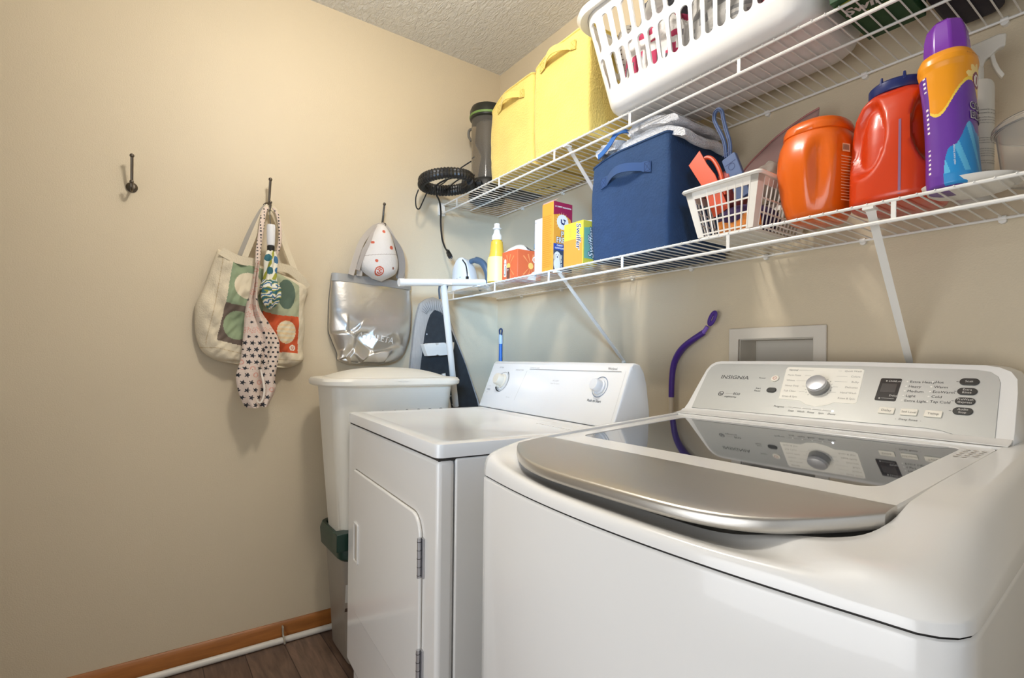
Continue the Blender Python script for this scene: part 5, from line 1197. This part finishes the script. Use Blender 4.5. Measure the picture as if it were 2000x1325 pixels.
# ---------------- red bottle
rb = thing('red_powder_bottle', 'large red-orange detergent container with dark blue cap and two moulded grips', 'bottle', (1.70, -.215, ZL))
redm = mat('red_orange_plastic', '#CC3A0C', .30, coat=.2)
cx, cy = 1.702, -.208; rings = []
profR = [(.060, .001), (.072, .004), (.0765, .015), (.0765, .05), (.0758, .09), (.074, .13), (.0715, .165), (.067, .195), (.058, .220), (.047, .234), (.043, .237)]
for r_, z in [(interp([(b, a) for a, b in profR], z), z) for z in [.001, .004, .015]+[.02+.006*i for i in range(36)]+[.237]]:
    ring = []
    for k in range(96):
        a = 2*pi*k/96-pi; q = (abs(cos(a))**2.8+abs(sin(a))**2.8)**(-1/2.8); R_ = r_*q
        d = 0
        for a0 in (-2.10, -.50):       # grips either side of the front ridge
            da = (a-a0+pi) % (2*pi)-pi; e = (da/.56)**2+((z-.142)/.085)**2; 
            if e < 1: d = max(d, .019*min(1, (1-e)*2.4)**1.3)
            e2 = ((da)/.34)**2+((z-.05)/.03)**2
        R_ -= d
        ring.append(Vector((cx+R_*cos(a)*.98, cy+R_*sin(a)*1.0, ZL+z)))
    rings.append(ring)
MB().loft(rings).build('body', redm, rb, ang=60)
m = MB().lathe([(.044, .234), (.049, .236), (.050, .240), (.050, .254), (.046, .258), (.001, .259)], (cx, cy, ZL), 40)
for a in (-1.9, -1.1, -.3, .6, 1.6): m.tube([(cx+.047*cos(a), cy+.047*sin(a), ZL+.250), (cx+.046*cos(a), cy+.046*sin(a), ZL+.266)], [.004, .002], 6)
m.build('cap', mat('dark_blue_cap', '#1F2C66', .3), rb)
cf3 = CF(cx, cy, .0775, -1.24, ZL, .98, 2.8)
m = MB(); n_2 = 12
for i in range(n_2):
    z0 = .012+.148*i/n_2; z1 = .012+.148*(i+1)/n_2; rr0 = interp([(b, a) for a, b in profR], z0)-.0775+.0006; rr1 = interp([(b, a) for a, b in profR], z1)-.0775+.0006
    m.add([cf3(-.002, z0, rr0), cf3(.002, z0, rr0), cf3(.002, z1, rr1), cf3(-.002, z1, rr1)], [(0, 1, 2, 3)])
m.build('level_window', mat('violet_grey_strip', '#8C6482', .4), rb)
# ---------------- purple and orange scent booster bottle
pb = thing('purple_orange_bottle', 'tall waisted bottle, orange above and purple and blue below, with purple cap', 'bottle', (1.79, -.27, ZL))
pc = [mat('violet_plastic', '#6A3A9C', .28), mat('amber_plastic', '#EE9A1C', .28), mat('yellow_wave', '#F3CF50', .3), mat('azure_print', '#2A8CCB', .3), mat('emblem_maroon', '#7C2347', .4), mat('white_print5', '#F2EFEA', .4), mat('pale_glow', '#F8D98A', .35), mat('cyan_petal', '#5DB7DF', .3)]
cx, cy = 1.801, -.264; profP = [(.034, .001), (.038, .004), (.039, .02), (.0375, .06), (.037, .11), (.038, .16), (.0405, .195), (.0415, .212), (.0435, .222), (.0425, .232), (.038, .242), (.033, .246)]
def pf_(u, v):
    a = 2*pi*u-pi; z = .001+.245*v; r_ = interp([(b, a_) for a_, b in profP], z); q = (abs(cos(a))**2.4+abs(sin(a))**2.4)**(-1/2.4)
    return (cx+r_*q*cos(a)*.92, cy+r_*q*sin(a)*1.12, ZL+z)
def pcf(u, v, p):
    a = 2*pi*u-pi; z = .245*v; s_ = (a+.80)*.042     # arc distance from the room-facing front
    wav = .152-.026*cos((s_+.040)*62)+.25*max(s_, 0)
    if s_ < -.054 and z < .205: return 5 if (abs(((z*120) % 1)-.5) < .22 and -.062 < s_ < -.056 and int(z*40) % 3) else 0
    d2 = math.hypot(s_-.034, z-.185)
    if d2 < .0145: return 4 if d2 > .010 or (abs(s_-.034) < .0035 and d2 < .007) else 5
    if z > wav+.006:
        an = math.atan2(z-.185, s_-.034); return 6 if d2 < .021+.008*abs(sin(an*5)) else 1
    if z > wav: return 2
    c2 = math.hypot((s_-.016)*.95, (z-.0)*.46)
    if c2 < .046+.004*sin(s_*160): return 7 if (sin(s_*210+z*60) > .55 and z > .02) else 3
    if .020 < s_-.0 < .05 and z > .075 and nz(s_, z, 1, 60) > -.1 and z < .09: return 3
    return 0
m = MB().grid(pf_, 200, 190, 0, pcf); m.lathe([(.0335, .0005), (.0345, .002)], (cx, cy, ZL), 20); m.build('body', pc, pb, ang=60)
m = MB().lathe([(.034, .238), (.0345, .245), (.0345, .262), (.0325, .285), (.028, .302), (.020, .309), (.001, .311)], (cx, cy, ZL), 8, sx=.92, sy=1.1, p=2.0, M=Matrix.Rotation(.39, 3, 'Z')); m.build('cap', mat('purple_cap', '#7B35A8', .25), pb, bevel=.003, ang=20)
cf4 = CF(cx, cy, .0375, -.80, ZL, .92, 2.4, 1.12)
m = MB()
for t_, y_ in (('ODOR', .118), ('BLASTERS', .101)):
    m.text(t_, cf4, .010, y_+.014, .017, 0, .0012, bold=.06); m.text(t_, cf4, .0103, y_+.0144, .0166, 1, .0018, bold=.012)
m.text('in-wash scent booster', cf4, -.014, .030, .0045, 0, .001, rot=pi/2)
m.text('The Standard of Purity', cf4, .004, .226, .004, 2, .0075)
m.build('printed_lettering', [mat('white_print5', '#F2EFEA', .4), mat('dark_violet_print', '#3A1F5E', .4), mat('ochre_print', '#A8661A', .5)], pb)
pb.rotation_euler = (0, -.05, 0); pb.scale = (1, 1, .95); rb.scale = (1, 1, .93); ob.scale = (1, 1, .90)
pt_ = MB().lathe([(.048, .0008), (.056, .002), (.066, .008), (.069, .014), (.067, .0145), (.060, .010), (.001, .009)], (1.815, -.235, ZL), 48)
tag(pt_.build('white_saucer', white_pl), 'round white plastic dish lying under the purple and orange bottle', 'dish')
# ---------------- white trigger spray bottle
tr = thing('white_trigger_spray', 'tall white trigger spray bottle behind the purple and orange bottle', 'bottle', (1.845, -.12, ZL))
wtr = mat('milky_white', '#D9D4C9', .4); cx, cy = 1.794, -.118
MB().lathe([(.024, .001), (.028, .005), (.028, .215), (.027, .226), (.024, .232), (.012, .236), (.011, .240)], (cx, cy, ZL), 32).build('bottle', wtr, tr)
m = MB().lathe([(.0125, .234), (.0125, .262), (.010, .264)], (cx, cy, ZL), 20); ftr = Frame((cx, cy, ZL+.022), (.92, .38, 0), (0, 0, 1))
m.prism([(a*.68, b) for a, b in [(-.024, .238), (.014, .236), (.020, .252), (.030, .256), (.048, .268), (.060, .268), (.062, .292), (.046, .294), (.0, .286), (-.022, .282), (-.030, .262)]], ftr, -.009, .009); m.build('spray_head', wtr, tr, bevel=.003)
m = MB().prism([(a*.72, b) for a, b in [(.026, .262), (.036, .262), (.040, .246), (.048, .230), (.057, .218), (.052, .212), (.042, .224), (.033, .240)]], ftr, -.005, .005); m.build('trigger', wtr, tr, bevel=.0015)
cft = CF(cx, cy, .028, -.95, ZL, 1.0, 2.0)
m = MB()
random.seed(3)
for z, n_l, s_ in ((.172, 2, .0055), (.158, 2, .0045), (.148, 1, .004), (.120, 3, .004), (.100, 4, .004), (.078, 2, .004), (.060, 3, .004)):
    for k in range(n_l): m.text(random.choice(['CAUTION: Keep out of reach of children', 'Directions for use: spray and wipe', 'Multi-surface cleaner 32 fl oz 946 mL', 'Hold upright and turn nozzle to ON']), cft, -.008, z-k*s_*1.1, s_*.62, 0, .0006 if False else .0008)
m.build('label_print', ink, tr)
# ---------------- clear deli container, lids
def clearpot(nm, lab, cx, cy, z0, r, h, cat='container'):
    t = thing(nm, lab, cat, (cx, cy, z0)); cm = mat('clear_pet', '#FFFFFF', .12, trans=.96, ior=1.18)
    MB().lathe([(r*.82, .001), (r*.86, .003), (r*.97, h*.82), (r*1.0, h*.84), (r*1.0, h*.88)], (cx, cy, z0), 48).build('tub', cm, t, solid=-.0012)
    MB().lathe([(r*1.03, h*.84), (r*1.05, h*.86), (r*1.04, h*.93), (r*.98, h*.96), (r*.96, h), (r*.90, h*.985), (.001, h*.985)], (cx, cy, z0), 48).build('lid', cm, t, solid=-.0012)
    return t
clearpot('clear_round_container', 'clear round plastic tub with lid at the right end of the lower shelf', 1.925, -.215, ZL+.001, .082, .098)
jg = thing('white_jug', 'whitish translucent jug with sloping shoulder at the far right of the lower shelf', 'jug', (1.97, -.10, ZL))
MB().lathe([(.06, .001), (.066, .006), (.068, .08), (.062, .11), (.028, .185), (.016, .20), (.016, .215)], (2.045, -.085, ZL), 40).build('body', mat('translucent_white', '#CFCAC0', .4, trans=.15), jg); MB().lathe([(.018, .212), (.019, .214), (.018, .234), (.001, .236)], (2.045, -.085, ZL), 24).build('cap', white_pl, jg)
# ================================================================ handles standing behind the machines
dh = thing('floor_duster', 'curved purple duster handle with hanging loop sticking up between dryer and washer', 'duster', (1.035, -.02, .9))
pu = mat('deep_purple_plastic', '#4A2A86', .35); pu2 = mat('lilac_plastic', '#7A58B8', .4)
P = catmull([(1.036, -.024, .950), (1.037, -.024, 1.00), (1.042, -.024, 1.045), (1.055, -.024, 1.078), (1.080, -.024, 1.108), (1.115, -.024, 1.132), (1.150, -.024, 1.152)], 6)
rad = [interp([(0, .0085), (.25, .0095), (.45, .0125), (.6, .016), (.8, .014), (1, .0075)], i/(len(P)-1)) for i in range(len(P))]
MB().tube(P, rad, 14, ry=.009).build('grip', pu, dh)
MB().tube([(1.146, -.024, 1.149), (1.156, -.024, 1.160), (1.163, -.024, 1.170)], [.0072, .0062, .006], 12).build('grip_neck', pu2, dh, label='lighter purple section')
lp = [Vector((1.179, -.024, 1.193))+Vector((.0125*cos(a)*.75+.010*sin(a)*.55, 0, .0135*sin(a)*1.25+.004*cos(a))) for a in [2*pi*i/28 for i in range(28)]]
MB().tube(lp, .0038, 8, closed=True, ry=.006).build('hanging_loop', pu, dh)
MB().tube([(1.036, -.024, .952), (1.035, -.024, .40)], .0082, 14).build('pole', mat('beige_pole', '#CBBDA8', .4), dh)
bs_ = thing('blue_mop_handle', 'bright blue pole with pale grip leaning in the corner behind the dryer', 'mop', (.06, -.02, .3))
MB().tube([(.062, -.022, .60), (.0615, -.022, 1.142)], .0085, 14).build('pole', mat('bright_blue_pole', '#2266B8', .35), bs_)
pg = mat('pale_blue_grip', '#B9C9DC', .4)
MB().tube([(.0615, -.022, 1.138), (.0612, -.022, 1.145), (.061, -.022, 1.170), (.061, -.022, 1.182)], [.0095, .010, .0092, .0088], 14).build('grip', pg, bs_)
MB().tube(catmull([(.061, -.022, 1.168), (.051, -.022, 1.195), (.052, -.022, 1.206), (.061, -.022, 1.209), (.070, -.022, 1.206), (.071, -.022, 1.195)], 5, closed=True), .0036, 8, closed=True).build('hanging_loop', mat('navy_rubber', '#1F3B66', .5), bs_)
